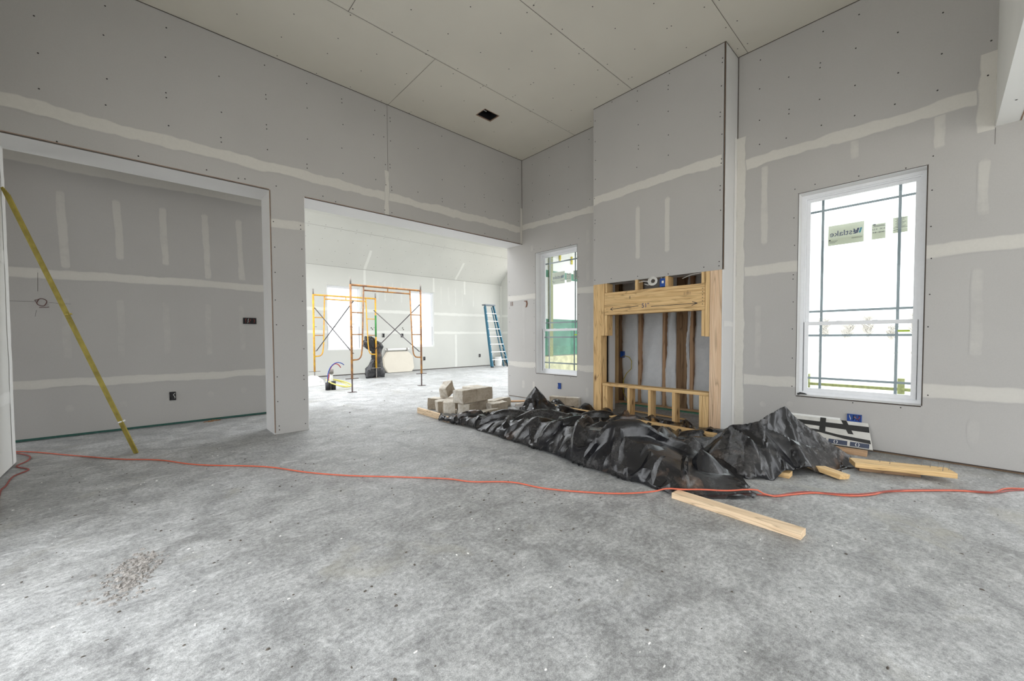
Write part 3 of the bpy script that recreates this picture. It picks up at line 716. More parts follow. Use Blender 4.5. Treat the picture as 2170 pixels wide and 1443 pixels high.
# ceiling duct boot
root = empty('duct_boot', ((CV[0]+CV[1])/2, (CV[2]+CV[3])/2, ZC)); tag(root, 'open black duct hole cut in the ceiling board', 'duct')
w2, h2 = (CV[1]-CV[0])/2-.002, (CV[3]-CV[2])/2-.002
mb = MB(); t = .003
for a in ((-w2, -h2, .004, -w2+t, h2, .22), (w2-t, -h2, .004, w2, h2, .22), (-w2, -h2, .004, w2, -h2+t, .22), (-w2, h2-t, .004, w2, h2, .22), (-w2, -h2, .22, w2, h2, .224)): mb.box(a[:3], a[3:])
mb.build('boot_walls', M['bkbox'], root)
mb = MB(); t = .006
for a in ((-w2-.004, -h2-.004, -.002, -w2+t, h2+.004, .01), (w2-t, -h2-.004, -.002, w2+.004, h2+.004, .01), (-w2-.004, -h2-.004, -.002, w2+.004, -h2+t, .01), (-w2-.004, h2-t, -.002, w2+.004, h2+.004, .01)): mb.box(a[:3], a[3:])
mb.build('boot_rim', M['papertorn'], root)
MB().tube([(-.05, .03, .10), (-.02, .06, .09), (.03, .06, .09)], .006, 6).build('foil_tape', M['white_paint'], root)

# exterior -------------------------------------------------------------------
M['ground'] = plain('pale dirt ground', (.50, .47, .42), .95, scale=1.2)
M['greensh'] = plain('green wall sheathing', (.075, .22, .15), .8, var=.3, scale=5)
M['limestone_ext'] = plain('pale yellow stone veneer', (.60, .57, .36), .9, var=.3, scale=6)
M['treated'] = plain('yellow green treated lumber', (.24, .26, .10), .8, var=.25)
g = MB(); g.box((-40, -60, -.5), (80, 60, -.3)); structure(g.build('floor_outside', M['ground']))
panel('floor_porch', 'z', -.05, -.3, XR+.16, 9.0, -4.0, YL+.27, mats=[M['concrete']]*5)
o = MB().box((XR+.16, 2.6, 2.95), (7.0, YL+.20, 3.1)).build('ceiling_porch', M['white_board']); structure(o)
ex = empty('porch_wall', (7.8, YL+.2, 0)); tag(ex, 'green sheathed porch wall with stone base seen through the narrow window', 'wall')
yw = YL+.275
wbox('green_sheathing', (5.3, yw-.02, .72), (XF, yw, 1.45), M['greensh'], ex); wbox('stone_base', (5.3, yw-.06, -.05), (XF, yw, .70), M['limestone_ext'], ex)
wbox('green_sheathing', (5.3, yw-.02, 2.28), (XF, yw, 2.42), M['greensh'], ex); wbox('white_panel', (5.3, yw-.015, 1.45), (XF, yw, 2.28), M['white_paint'], ex); wbox('white_panel', (5.3, yw-.015, 2.42), (XF, yw, 2.95), M['white_paint'], ex)  # plain white panels above and between the green bands
wbox('corner_board', (5.93, yw-.05, -.05), (6.03, yw-.02, 2.9), M['treated'], ex)
for x in (6.25, 6.63, 7.0): wbox('yellow_shim', (x, yw-.04, 2.62), (x+.04, yw-.02, 2.78), plain('yellow tape', (.6, .5, .02), .6) if x < 6.3 else bpy.data.materials['yellow tape'], ex)
ra = empty('porch_railing', (7.5, .8, -.05)); tag(ra, 'low treated lumber rail and posts outside the big window', 'railing')
for y in (-1.2, .32, 1.36, 2.7): wbox('post', (7.46, y, -.05), (7.54, y+.07, .50), M['treated'], ra)
wbox('rail', (7.47, -1.2, .33), (7.53, 2.7, .37), M['treated'], ra); wbox('rail', (7.47, -1.2, .25), (7.53, 2.7, .28), M['treated'], ra)
M['bark'] = plain('grey bare wood', (.5, .47, .44), .95)
fe = empty('field_fence', (22, 6, -.3)); tag(fe, 'brown rail fence across the yard outside the big window', 'fence')
for i in range(9): wbox('fence_post', (22, -4+2.4*i, -.3), (22.1, -3.9+2.4*i, .55), M['bark'], fe)
wbox('fence_rail', (22.1, -4, .35), (22.14, 16, .45), M['bark'], fe)
TREEPOS = []
for i, (x, y, h) in enumerate([(58+3*math.sin(i*2.3), -1+1.5*i+.5*math.sin(i*5.1), 3.4+.7*math.sin(i*3.7)) for i in range(13)]):
    TREEPOS = ['tree number']
    rr = random.Random(i+3); root = empty('bare_tree', (x, y, -.3)); tag(root, 'faint bare tree in the row on the bright horizon outside the big window', 'tree', 'bare trees beyond the fence')
    mb = MB().tube([(0, 0, 0), (.1, 0, h*.4), (0, .1, h*.75)], [.16, .12, .06], 6)
    mb.build('trunk', M['bark'], root)
    mb = MB()
    for k in range(60):
        a = rr.uniform(0, 6.28); z = h*rr.uniform(.3, .75); L = h*rr.uniform(.15, .35)
        p = Vector((0, 0, z)); q = p+Vector((math.cos(a)*L*.6, math.sin(a)*L*.6, L*.7)); mb.tube([p, (p+q)/2+Vector((0, 0, .1)), q], [.07, .04, .02], 4)
        for _ in range(3):
            a2 = rr.uniform(0, 6.28); mb.tube([(p+q)/2, (p+q)/2+Vector((math.cos(a2)*L*.4, math.sin(a2)*L*.4, L*.35))], [.045, .02], 3)
    mb.build('branches', M['bark'], root)
# ------------------------------------------------------------------ scaffolding
def rust(name, a, b, c):
    t = NT(name); n1 = t.noise(7, 5, .7); n2 = t.noise(40, 4, .7)
    col = t.mix(t.ramp(n1, [(.42, 0), (.6, 1)]), a, b); col = t.mix(t.ramp(n2, [(.55, 0), (.7, .8)]), col, c)
    return t.out(col, .6, n2, .2, .002)
M['scaf'] = rust('rusty orange painted steel', (.50, .24, .06), (.26, .13, .07), (.12, .05, .03))
M['scaf2'] = rust('yellow painted steel', (.72, .42, .03), (.58, .28, .05), (.20, .09, .03))
M['scaf3'] = plain('green painted steel', (.03, .22, .04), .5)
M['brace'] = plain('dark galvanised steel', (.09, .08, .085), .45, metal=.4)
M['jack'] = plain('dark screw jack steel', (.10, .07, .065), .5, metal=.3)
M['dullsteel'] = plain('grey steel', (.22, .20, .18), .5, metal=.3)
sc = empty('scaffolding', (3.79, 9.2, 0)); tag(sc, 'rusty orange and yellow rolling scaffold frame set up in the bright far room', 'scaffold')
so = Vector(sc.location)
def off(pts): return [tuple(Vector(p)-so) for p in pts]
def scaf_frame(y, mat, x0=3.02, x1=4.585, top=2.15):
    fx = empty('end_frame', (0, y-so.y, 0), parent=sc); fo = Vector((so.x, y, 0))
    def o2(pts): return [tuple(Vector((px, y, pz))-fo) for px, pz in pts]
    for xx in (x0, x1): MB().tube(o2([(xx, .27), (xx, top+.01)]), .022, 10).build('upright', M[mat], fx, smooth=True)
    mb = MB(); mb.tube(o2([(x0, top), (x1, top)]), .021, 10); mb.tube(o2([(x0+.26, top-.09), (x1-.26, top-.09)]), .016, 8); mb.tube(o2([((x0+x1)/2, top), ((x0+x1)/2, top-.09)]), .012, 8); mb.build('top_rail', M[mat], fx, smooth=True)
    for s, xb in ((1, x0), (-1, x1)):
        pts = [(xb+s*.265, top), (xb+s*.22, .95), (xb+s*.205, .80)] + [(xb+s*(.205-.10*(1-math.cos(a))), .80-.15*math.sin(a)) for a in (.4, .8, 1.2, 1.57)] + [(xb, .645)]
        MB().tube(o2(pts), .016, 8).build('inner_leg', M[mat], fx, smooth=True)
        for z, k in ((1.60, .245), (1.16, .228)): MB().tube(o2([(xb, z), (xb+s*k, z)]), .012, 8).build('rung', M[mat if z > 1.3 else ('scaf' if mat == 'scaf2' else mat)], fx, smooth=True)
        MB().tube(o2([(xb, top), (xb, top+.145)]), .017, 8).build('coupling_pin', M['dullsteel'], fx, smooth=True)
        mb = MB().tube(o2([(xb, .01), (xb, .30)]), .015, 8, 0); mb.tube([(xb-fo.x-.13, .0, .275), (xb-fo.x+.13, .0, .275)], .009, 6); q = xb-fo.x; mb.box((q-.075, -.06, 0), (q+.075, .06, .009))
        mb.build('screw_jack', M['jack'] if mat == 'scaf' else M['dullsteel'], fx)
        for z in (1.83, .78): MB().tube([(q, 0, z), (q+s*.05, .0, z-.0), ], .006, 6).build('brace_stud', M['brace'], fx)
        MB().tube([(q, 0, 1.37), (q+s*.07, 0, 1.37)], .005, 6).build('lock_pin', M['brace'], fx)
    return fx
scaf_frame(8.0, 'scaf'); scaf_frame(10.4, 'scaf2')
MB().tube(off([(4.585, 10.4, 1.12), (4.585, 10.4, 1.70)]), .0235, 10).build('green_sleeve', M['scaf3'], sc, smooth=True)
for x in (3.06, 4.545):
    for (ya, za), (yb, zb) in (((8.0, 1.83), (10.4, .78)), ((8.0, .78), (10.4, 1.83))):
        dx = .012 if za > 1 else -.012
        mb = MB().tube(off([(x+dx, ya, za), (x+dx, yb, zb)]), .011, 8); mb.build('cross_brace', M['brace'], sc, smooth=True)
# plastic wrapped round the rear right post
M_poly_cache = {}
def poly(name='black polythene', dust=.35):
    t = NT(name)
    n1 = t.noise(3.2, 6, .65, None, .8); n2 = t.noise(24, 6, .75, None, .5); n3 = t.noise(90, 3, .6)
    d = t.math('MULTIPLY', t.ramp(n1, [(.45, 0), (.70, 1)]), t.ramp(n2, [(.36, .1), (.66, 1)]))
    col = t.mix(t.math('MULTIPLY', d, dust), (.008, .008, .010), (.17, .16, .15))
    clay = t.noise(1.9, 4, .6, None, .6)
    col = t.mix(t.math('MULTIPLY', t.ramp(clay, [(.60, 0), (.70, .55)]), n2), col, (.40, .25, .17))
    r = t.math('MULTIPLY_ADD', d, .35, .13)
    w = t.n('ShaderNodeTexVoronoi', feature='DISTANCE_TO_EDGE'); w.inputs['Scale'].default_value = 13; t.l(t.tc.outputs['Object'], w.inputs['Vector'])
    h = t.math('ADD', t.math('MULTIPLY', n2, .5), t.math('ADD', t.math('MULTIPLY', n3, .12), t.math('MULTIPLY', w.outputs['Distance'], .5)))
    return t.out(col, r, h, .35, .010, spec=.6)
M['poly'] = poly(dust=.38); M['poly_dusty'] = poly('dusty black polythene', .75); M['poly_clean'] = poly('shiny black polythene', .2)
def crumple_tube(name, rings, mat, n=40, seed=1, fold=.25, sub=6):
    """rings: (x,y,z,rx,ry)"""
    rr = random.Random(seed); mb = MB(); ph = [rr.uniform(0, 6.28) for _ in range(8)]
    k = (len(rings)-1)*sub+1
    for j in range(k):
        f = j/sub; i = min(int(f), len(rings)-2); f -= i; a, b = rings[i], rings[i+1]; r = [p+(q-p)*f for p, q in zip(a, b)]
        for q in range(n):
            t = 2*math.pi*q/n
            m = 1+fold*(.5*math.sin(5*t+ph[0]+j*.23)+.35*abs(math.sin(4.5*t+ph[1]-j*.17))+.25*math.sin(11*t+ph[2]+j*.4))+rr.uniform(-.06, .06)
            mb.v.append((r[0]+r[3]*m*math.cos(t), r[1]+r[4]*m*math.sin(t), r[2]+.02*math.sin(3*t+j))); mb.a.append(0)
    for j in range(k-1):
        for q in range(n):
            q2 = (q+1) % n; mb.f.append((j*n+q, j*n+q2, j*n+n+q2, j*n+n+q)); mb.m.append(0)
    mb.f.append(tuple(reversed(range(n)))); mb.m.append(0); mb.f.append(tuple(range((k-1)*n, k*n))); mb.m.append(0)
    return mb.build(name, mat, smooth=True)
o = crumple_tube('plastic_sheet', [(4.60, 10.52, .02, .24, .10), (4.60, 10.52, .25, .22, .09), (4.66, 10.52, .5, .13, .07), (4.64, 10.50, .72, .12, .08), (4.55, 10.50, .86, .26, .10), (4.50, 10.50, 1.0, .17, .09), (4.42, 10.50, 1.12, .08, .05)], M['poly'], seed=5)
tag(o, 'black plastic sheet bunched up and hanging on the rear scaffold post', 'plastic sheet')
for p in o.data.vertices:   # keep it behind the post
    p.co.y = max(p.co.y, 10.432)

# white pile, panel, bucket in the far room
M['cream'] = plain('cream board paper', (.60, .555, .47), .8, var=.03, scale=3); M['creamd'] = plain('board edge', (.55, .50, .42), .8)
root = empty('gypsum_panel', (5.9, YB-.25, 0)); tag(root, 'cream clipped-corner board leaning on the far wall beside the scaffold', 'board')
pl = [(-.40, 0), (.40, 0), (.50, .12), (.50, .50), (.36, .66), (-.34, .66), (-.50, .44), (-.50, .20)]
th = R_(14)
MB().prism(pl, lambda u, v, w: (u, v*math.sin(th)+w*math.cos(th), v*math.cos(th)-w*math.sin(th)+.012), .014).build('board_sheet', [M['cream']], root)
MB().prism([(u*1.0-.03, v+.01) for u, v in pl], lambda u, v, w: (u, .016+v*math.sin(th)+w, v*math.cos(th)+.008), .014).build('backing_sheet', [M['creamd']], root)
root = empty('rolled_paper', (5.9, YB-.075, .72)); tag(root, 'pale roll with dark clips resting on top of the cream board', 'roll')
mb = MB().tube([(-.40, 0, 0), (.40, 0, .01)], .035, 12); mb.build('paper_roll', M['white_paint'], root, smooth=True)
for x in (-.39, .30): MB().box((x, -.045, -.045), (x+.035, .045, .045)).build('clip', M['dullsteel'], root, bevel=.004)
# blobby white bag beside the left rear post
def lump(name, w, d, h, mat, loc, seed=0, amp=.12, res=20):
    rr = random.Random(seed); ph = [rr.uniform(0, 6.28) for _ in range(6)]; mb = MB(); n = res*2
    for j in range(res+1):
        v = j/res*math.pi/2
        for i in range(n):
            t = 2*math.pi*i/n; q = 1+amp*(math.sin(3*t+ph[0]+v*2)+.5*math.sin(7*t+ph[1]-v*3)+.4*math.sin(9*v+ph[2]))
            mb.v.append((w*q*math.cos(t)*math.cos(v)**.7, d*q*math.sin(t)*math.cos(v)**.7, h*math.sin(v)*(1+amp*.6*math.sin(2*t+ph[3])))); mb.a.append(0)
    for j in range(res):
        for i in range(n): i2 = (i+1) % n; mb.f.append((j*n+i, j*n+i2, j*n+n+i2, j*n+n+i)); mb.m.append(0)
    mb.f.append(tuple(reversed(range(n)))); mb.m.append(0)
    return mb.build(name, mat, loc=loc, smooth=True)
o = lump('plastic_bag', .22, .16, .22, M['white_paint'], (2.78, 9.75, .0), 3); tag(o, 'bright white bag slumped at the left rear scaffold foot', 'bag')
root = empty('bucket', (10.02, 11.62, 0)); tag(root, 'white bucket in the far corner behind the ladder', 'bucket')
mb = MB(); mb.tube([(0, 0, 0), (0, 0, .36)], [.13, .15], 20); mb.build('pail', M['white_paint'], root); MB().tube([(0, 0, .335), (0, 0, .36)], [.157, .157], 20).build('rim', M['white_paint'], root)

# floor plumbing stubs
root = empty('plumbing_stub', (2.80, 8.75, 0)); tag(root, 'plumbing stubs with blue, red and yellow tubes rising from the far room slab', 'plumbing')
M['pexb'] = plain('blue tube', (.01, .05, .30), .35); M['pexr'] = plain('red tube', (.42, .02, .02), .35); M['pexy'] = plain('yellow gas tube', (.58, .52, .12), .4); M['pvc'] = plain('white pvc', (.62, .62, .56), .4)
MB().tube([(-.02, -.05, 0), (-.02, -.05, .16)], .05, 14).build('floor_sleeve', M['bkbox'], root, smooth=True)
MB().tube([(.09, -.06, 0), (.09, -.06, .18)], .045, 14).build('floor_sleeve', M['bkbox'], root, smooth=True)
MB().tube([(.06, -.02, 0), (.06, -.02, .34)], .032, 14).build('drain_pipe', M['pvc'], root, smooth=True); MB().tube([(.06, -.02, .34), (.06, -.02, .43)], .046, 14).build('pipe_cap', M['dullsteel'], root, smooth=True)
def arc(x0, x1, h, base, n=14, y=0, drop=0): return [(x0+(x1-x0)*i/n, y, base+h*math.sin(math.pi*(i/n)*(.78 if drop else 1))) for i in range(n+1)]
MB().tube([(-.03, -.05, .12), (-.02, -.05, .25)]+[(-.02+.36*(1-math.cos(a))/1.7, -.05, .27+.30*math.sin(a)) for a in [k*.2 for k in range(12)]], .0095, 8).build('supply_tube', M['pexb'], root, smooth=True)
MB().tube([(.0, .03, .12), (.02, .03, .25)]+[(.03+.24*(1-math.cos(a))/1.7, .03, .27+.27*math.sin(a)) for a in [k*.2 for k in range(13)]], .0095, 8).build('supply_tube', M['pexr'], root, smooth=True)
for k, (a, b) in enumerate(((.24, .20), (.20, .26))):
    pts = [(-.0+a*(1-math.cos(t)), .02-b*math.sin(t)*1.2, .18-.055*(1-math.cos(t))-.05*math.sin(t)) for t in [i*2*math.pi/26 for i in range(26)]]
    MB().tube(pts, .014-.003*k, 8, closed=True).build('gas_tube', M['pexy'], root, smooth=True)

# ------------------------------------------------------------------ ladder
M['lblue'] = plain('blue fibreglass', (.025, .13, .20), .45); M['alu'] = plain('aluminium', (.62, .62, .60), .35, metal=.4); M['lcap'] = plain('grey ladder cap', (.16, .18, .20), .5)
ld = empty('stepladder', (9.58, 11.0, 0), 0); tag(ld, 'blue fibreglass stepladder folded and leaning in the far corner', 'ladder')
# local: x width, y depth (away from camera), z up; feet at y=0, head leaning towards +y
H = 2.30; lean = .28; sk = -.30
def lp(f, x, dy=0): return (x*(1-.47*f)+sk*f, lean*f+dy, H*f)
for s in (-1, 1):
    x = .39*s
    mb = MB(); a, b = Vector(lp(0, x)), Vector(lp(.985, x)); mb.tube([a, b], .001, 4) if False else None
    for dx, dy, w, d in ((0, 0, .012, .075), (-s*.018, -.033, .03, .012), (-s*.018, .033, .03, .012)):
        P = [(a.x+dx+sx*w/2, a.y+dy+sy*d/2, a.z) for sx, sy in ((-1,-1),(1,-1),(1,1),(-1,1))]; Q_ = [(b.x+dx+sx*w/2, b.y+dy+sy*d/2, b.z) for sx, sy in ((-1,-1),(1,-1),(1,1),(-1,1))]
        i = len(mb.v); mb.v += P+Q_; mb.a += [0]*8
        for f in ((0,3,2,1),(4,5,6,7),(0,1,5,4),(1,2,6,5),(2,3,7,6),(3,0,4,7)): mb.f.append(tuple(i+k for k in f)); mb.m.append(0)
    mb.build('side_rail', M['lblue'], ld)
    a, b = Vector(lp(0, x*.80, .16)), Vector(lp(.96, x*.80, .09))
    MB().tube([a, b], .022, 6).build('rear_rail', M['lblue'], ld)
    p = Vector(lp(0, x)); MB().box((p.x-.04, p.y-.05, 0), (p.x+.04, p.y+.05, .035)).build('foot', M['black_rubber'], ld, bevel=.005)
    for f0, f1 in ((.0, .115), (.13, .235), (.25, .36)):
        MB().tube([lp(f0+.045 if f0 else .03, x*.93), lp(f1, x*.62)], .009 if f0 else .014, 6).build('step_brace', M['alu'] if f0 else M['bkbox'], ld)
for k in range(1, 8):
    f = .122*k; w = .39*(1-.47*f); c = Vector(lp(f, 0)); MB().box((c.x-w, c.y-.045, c.z-.012), (c.x+w, c.y+.045, c.z+.014)).build('step', M['alu'], ld, bevel=.003)
for k in (2, 4, 6):
    f = .122*k; w = .31*(1-.47*f); c = Vector(lp(f, 0, .14)); MB().box((c.x-w, c.y-.01, c.z-.012), (c.x+w, c.y+.01, c.z+.012)).build('rear_rung', M['alu'], ld)
c = Vector(lp(1, 0)); MB().box((c.x-.24, c.y-.09, c.z-.05), (c.x+.24, c.y+.12, c.z)).build('top_cap', M['lcap'], ld, bevel=.012)

# ------------------------------------------------------------------ leaning corner bead
M['brass'] = plain('yellow coated metal bead', (.42, .34, .08), .35, metal=.5, scale=8, var=.3)
a = Vector((-.085, 5.165, .004)); b = Vector((-.835, 5.33, 2.36))
cb = empty('corner_bead_bundle', a); tag(cb, 'bundle of long yellow metal corner beads leaning against the left wall end', 'corner bead')
x = (b-a).normalized(); L = (b-a).length; y = x.cross(Vector((0, 1, .2))).normalized(); z = x.cross(y)
Rm = Matrix((x, y, z)).transposed().to_4x4()
for i in range(4):
    mb = MB(); wdt = .023; t = .0025; o_ = (i-1.5)*.008; o2_ = (i-1.5)*.005
    mb.prism([(o_-wdt, o2_), (o_, o2_-.019), (o_+wdt, o2_), (o_+wdt-.003, o2_+t), (o_+.002, o2_-.022+t*1.6), (o_-wdt+.003, o2_+t)], lambda u, v, w: (w, u*.72, v), L-.02*i)
    q = mb.build('corner_bead', M['brass'], cb, recalc=True); q.matrix_basis = Rm @ Matrix.Rotation(R_(90), 4, 'X')
for f in (.13, .55):
    q = MB().box((L*f, -.023, -.021), (L*f+.012, .023, .021)).build('binding_tape', M['white_paint'] if f < .2 else M['brass'], cb); q.matrix_basis = Rm
# ------------------------------------------------------------------ stones
def stone_mat(split=False):
    t = NT('split limestone face' if split else 'sawn limestone face'); n1 = t.noise(5, 6, .7); n2 = t.noise(28, 8, .75); n3 = t.noise(120, 4, .7)
    c = t.ramp(n1, [(.3, (.46, .40, .33)), (.5, (.64, .59, .51)), (.72, (.80, .77, .70))])
    c = t.mix(.7, c, t.ramp(n2, [(.28, .28), (.5, .5), (.72, .74)]), 'OVERLAY')
    h = t.math('ADD', t.math('MULTIPLY', n2, .7), t.math('MULTIPLY', n3, .3))
    if split: c = t.mix(1, c, (.80, .73, .65), 'MULTIPLY')
    return t.out(c, .9, h, 1.0 if split else .6, .04 if split else .02, spec=.2)
M['stone'] = stone_mat(); M['stone_split'] = stone_mat(True)
def stone(L, W, H, corner, yaw, z0, label, tilt=0, seed=0, taper=.06, anchor='fl', roll=0):
    """block; corner = front-left bottom corner (x,y); yaw = direction of the long front edge"""
    import bmesh
    rr = random.Random(seed); bm = bmesh.new(); bmesh.ops.create_cube(bm, size=1)
    for v in bm.verts:
        v.co.x = (v.co.x+.5)*L; v.co.y = (v.co.y+.5)*W; v.co.z = (v.co.z+.5)*H
        v.co += Vector([rr.uniform(-taper, taper)*q for q in (W, W, H)]) * (1 if v.co.z > H*.4 else .3)
    bmesh.ops.bevel(bm, geom=bm.edges[:], offset=.006, segments=1, affect='EDGES')
    bmesh.ops.triangulate(bm, faces=bm.faces); 
    for _ in range(3):
        es = [e for e in bm.edges if e.calc_length() > .028]
        bmesh.ops.subdivide_edges(bm, edges=es, cuts=1); bmesh.ops.triangulate(bm, faces=[f for f in bm.faces if len(f.verts) > 3])
    from mathutils import noise as mn
    bm.normal_update(); sv = Vector((seed*3.1, seed*1.7, 0))
    for v in bm.verts:
        k = mn.fractal(v.co*16+sv, .8, 2.2, 4)*.007 + mn.noise(v.co*6+sv)*.006
        v.co += v.normal*k
        if v.co.z < 0: v.co.z *= .3
    zmin = min(v.co.z for v in bm.verts)
    for v in bm.verts: v.co.z -= zmin
    me = bpy.data.meshes.new('stone_block'); bm.to_mesh(me); bm.free(); me.materials.append(M['stone']); me.materials.append(M['stone_split'])
    me.update(); me.polygons.foreach_set('material_index', [1 if abs(p.normal.y) > .7 else 0 for p in me.polygons])
    me.polygons.foreach_set('use_smooth', [False]*len(me.polygons))
    o = bpy.data.objects.new('stone_block', me); C.objects.link(o); o.location = (corner[0], corner[1], z0+.001); o.rotation_euler = (R_(roll), R_(tilt), R_(yaw))
    tag(o, label, 'stone', 'chopped limestone blocks'); return o
G = 23
stone(.52, .18, .185, (3.185, 4.30), G, 0, 'long pale limestone block, bottom of the front stack', seed=1)
stone(.60, .20, .175, (3.075, 4.29), 9, .196, 'longest limestone block lying on top of the front stack', seed=2, taper=.04)
stone(.20, .16, .20, (3.10, 4.50), 60, 0, 'blocky limestone under the left end of the longest stone', seed=3)
stone(.28, .16, .17, (3.06, 4.88), -18, 0, 'rough limestone block between the leftmost stone and the front stack', seed=4, taper=.12)
stone(.24, .22, .165, (3.10, 5.26), -60, 0, 'leftmost squat limestone block of the heap', seed=5)
stone(.36, .20, .12, (3.32, 5.30), -8, .0, 'flat limestone slab behind the leftmost block', seed=6)
stone(.22, .15, .17, (3.33, 5.02), 25, .176, 'tilted limestone chunk on the back left of the heap', seed=7, tilt=-22, taper=.15)
stone(.30, .18, .15, (3.66, 4.98), -6, .156, 'pale limestone block at the back top of the heap', seed=8)
stone(.42, .25, .15, (3.58, 4.95), -4, 0, 'low limestone block under the back top stone', seed=20)
stone(.34, .20, .16, (3.32, 5.0), -18, 0, 'low limestone block in the middle of the heap', seed=21)
stone(.10, .07, .055, (3.15, 4.74), -50, 0, 'small limestone chip in front of the longest stone', seed=9)
stone(.34, .12, .12, (3.63, 4.36), 6, 0, 'narrow limestone block right of the front stack', seed=10)
stone(.45, .17, .135, (3.80, 4.50), 14, 0, 'brownish limestone block at the right end of the heap', seed=11)
stone(.36, .12, .09, (3.25, 4.12), 12, .0, 'low limestone slab at the front edge half under plastic', seed=12, taper=.12)
stone(.11, .08, .04, (4.26, 4.45), 10, 0, 'small limestone piece right of the heap', seed=13)
stone(.12, .10, .07, (3.48, 4.95), 30, .21, 'rounded limestone lump behind the longest stone', seed=14, taper=.2)
stone(.48, .13, .155, (4.635, 4.16), -72, 0, 'lone limestone block standing by the wall under the narrow window', seed=15, taper=.03)

# ------------------------------------------------------------------ loose lumber
def lab(o, label, cat='board', group=None): return tag(o, label, cat, group)
lab(board('lumber_board', (2.600, 1.20, .0195), (2.562, .48, .0195), .089, .038, wood('pale pine lumber', 'x', (.70, .50, .31), (.84, .66, .46))), 'pale two-by-four sticking out from under the plastic towards the camera')
M['woodp'] = bpy.data.materials['pale pine lumber']
lab(board('lumber_board', (2.865, 5.10, .0395), (2.828, 4.25, .0395), .038, .078, M['woodp']), 'pale board on edge in front of the stones, end showing at left')
lab(board('lumber_board', (4.36, 4.35, .080), (4.18, 1.52, .085), .089, .038, M['woodx']), 'long pale board lying across the plastic in front of the fireplace', )
lab(board('lumber_board', (4.00, .90, .060), (3.83, .47, .020), .12, .038, M['woodx'], roll=R_(-8)), 'short pale board end poking from under the plastic hump')
lab(board('lumber_board', (3.60, 1.10, .0195), (3.60, .76, .0195), .10, .038, M['woodx']), 'stubby light board end at the front lip of the plastic hump')
bn = board('nailed_board', (4.18, .47, .055), (4.385, -.075, .055), .155, .038, M['woodx']); lab(bn, 'pale board with bent nails standing up, under the big window')
for i, (f, w_) in enumerate(((.28, .03), (.36, .0), (.68, .06), (.74, .03), (.82, .05), (.80, -.05), (.88, .0))):
    MB().tube([(f*.64, w_, .015), (f*.64+.004, w_+.003, .045), (f*.64+.010, w_+.008, .062)], .0018, 5).build('nail', M['dullsteel'], bn)
lab(board('lumber_block', (4.20, .44, .020), (4.34, .10, .020), .09, .038, M['dwoodx']), 'short scrap lying under the nailed board', 'board')
lab(board('lumber_board', (4.72, .95, .0195), (4.74, .43, .0195), .10, .038, M['owoodx']), 'orange board end under the taped package')
lab(board('scrap_board', (4.35, 5.00, .010), (4.88, 4.60, .010), .10, .018, M['owoodx']), 'thin brown scrap board on the floor left of the narrow window')
lab(board('scrap_board', (4.90, 4.65, .010), (4.62, 3.60, .010), .06, .018, M['dwoodx']), 'thin dark scrap board by the wall behind the lone stone')

# ------------------------------------------------------------------ polythene sheets (small cloth relaxation)
def relax(P0, H, comp=(1.2, 1.1), pin=0, steps=220, seed=0, amp=.02, tether=.02, bend=.12, grav=.0012, damp=.90, fmin=None):
    rs = np.random.RandomState(seed); P = P0.copy(); n, m, _ = P.shape
    nz = rs.randn(n, m)
    for _ in range(3): nz = (nz+np.roll(nz, 1, 0)+np.roll(nz, -1, 0)+np.roll(nz, 1, 1)+np.roll(nz, -1, 1))/5
    P[:, :, 2] = H(P[..., 0], P[..., 1])+.012+amp*np.abs(nz)*3
    def rest(A, B, c): return np.linalg.norm(A-B, axis=-1)*c
    Pf = P0.copy(); Pf[:, :, 2] = H(Pf[..., 0], Pf[..., 1])
    cd = math.sqrt((comp[0]**2+comp[1]**2)/2)
    cons = []
    def add(sa, sb, c, k): cons.append((sa, sb, rest(Pf[sa], Pf[sb], c), k))
    for p in (0, 1):
        add((slice(p, n-1, 2), slice(None)), (slice(p+1, n, 2), slice(None)), comp[0], 1.)
        add((slice(None), slice(p, m-1, 2)), (slice(None), slice(p+1, m, 2)), comp[1], 1.)
        add((slice(p, n-1, 2), slice(0, m-1)), (slice(p+1, n, 2), slice(1, m)), cd, .5)
        add((slice(p, n-1, 2), slice(1, m)), (slice(p+1, n, 2), slice(0, m-1)), cd, .5)
    bcons = []
    for sp_ in (2, 4, 8):
        for p in range(2*sp_):
            ia = np.arange(p, n-sp_, 2*sp_); ib = np.arange(p, m-sp_, 2*sp_)
            if len(ia): bcons.append(((ia, slice(None)), (ia+sp_, slice(None)), rest(Pf[ia], Pf[ia+sp_], comp[0]), bend/(sp_/2)))
            if len(ib): bcons.append(((slice(None), ib), (slice(None), ib+sp_), rest(Pf[:, ib], Pf[:, ib+sp_], comp[1]), bend/(sp_/2)))
    V = np.zeros_like(P)
    def sat(c):
        sa, sb, r, k = c
        D = P[sb]-P[sa]; L = np.linalg.norm(D, axis=-1)+1e-9; dd = D*((L-r)/L*.5*k)[..., None]
        P[sa] += dd; P[sb] -= dd
    for it in range(steps):
        old = P.copy(); P += V; P[..., 2] -= grav
        for _ in range(3):
            for c in cons: sat(c)
            for c in bcons: sat(c)
        P[..., :2] += (P0[..., :2]-P[..., :2])*tether
        P[..., 2] = np.maximum(P[..., 2], H(P[..., 0], P[..., 1])+.004)
        if pin: P[:, 0, :2] += (P0[:, 0, :2]-P[:, 0, :2])*pin; P[:, 0, 2] = np.minimum(P[:, 0, 2], .02)
        if fmin is not None: P[..., 0] = np.maximum(P[..., 0], fmin(P[..., 1]))
        V = (P-old)*damp; V = np.clip(V, -.02, .02)
    return P
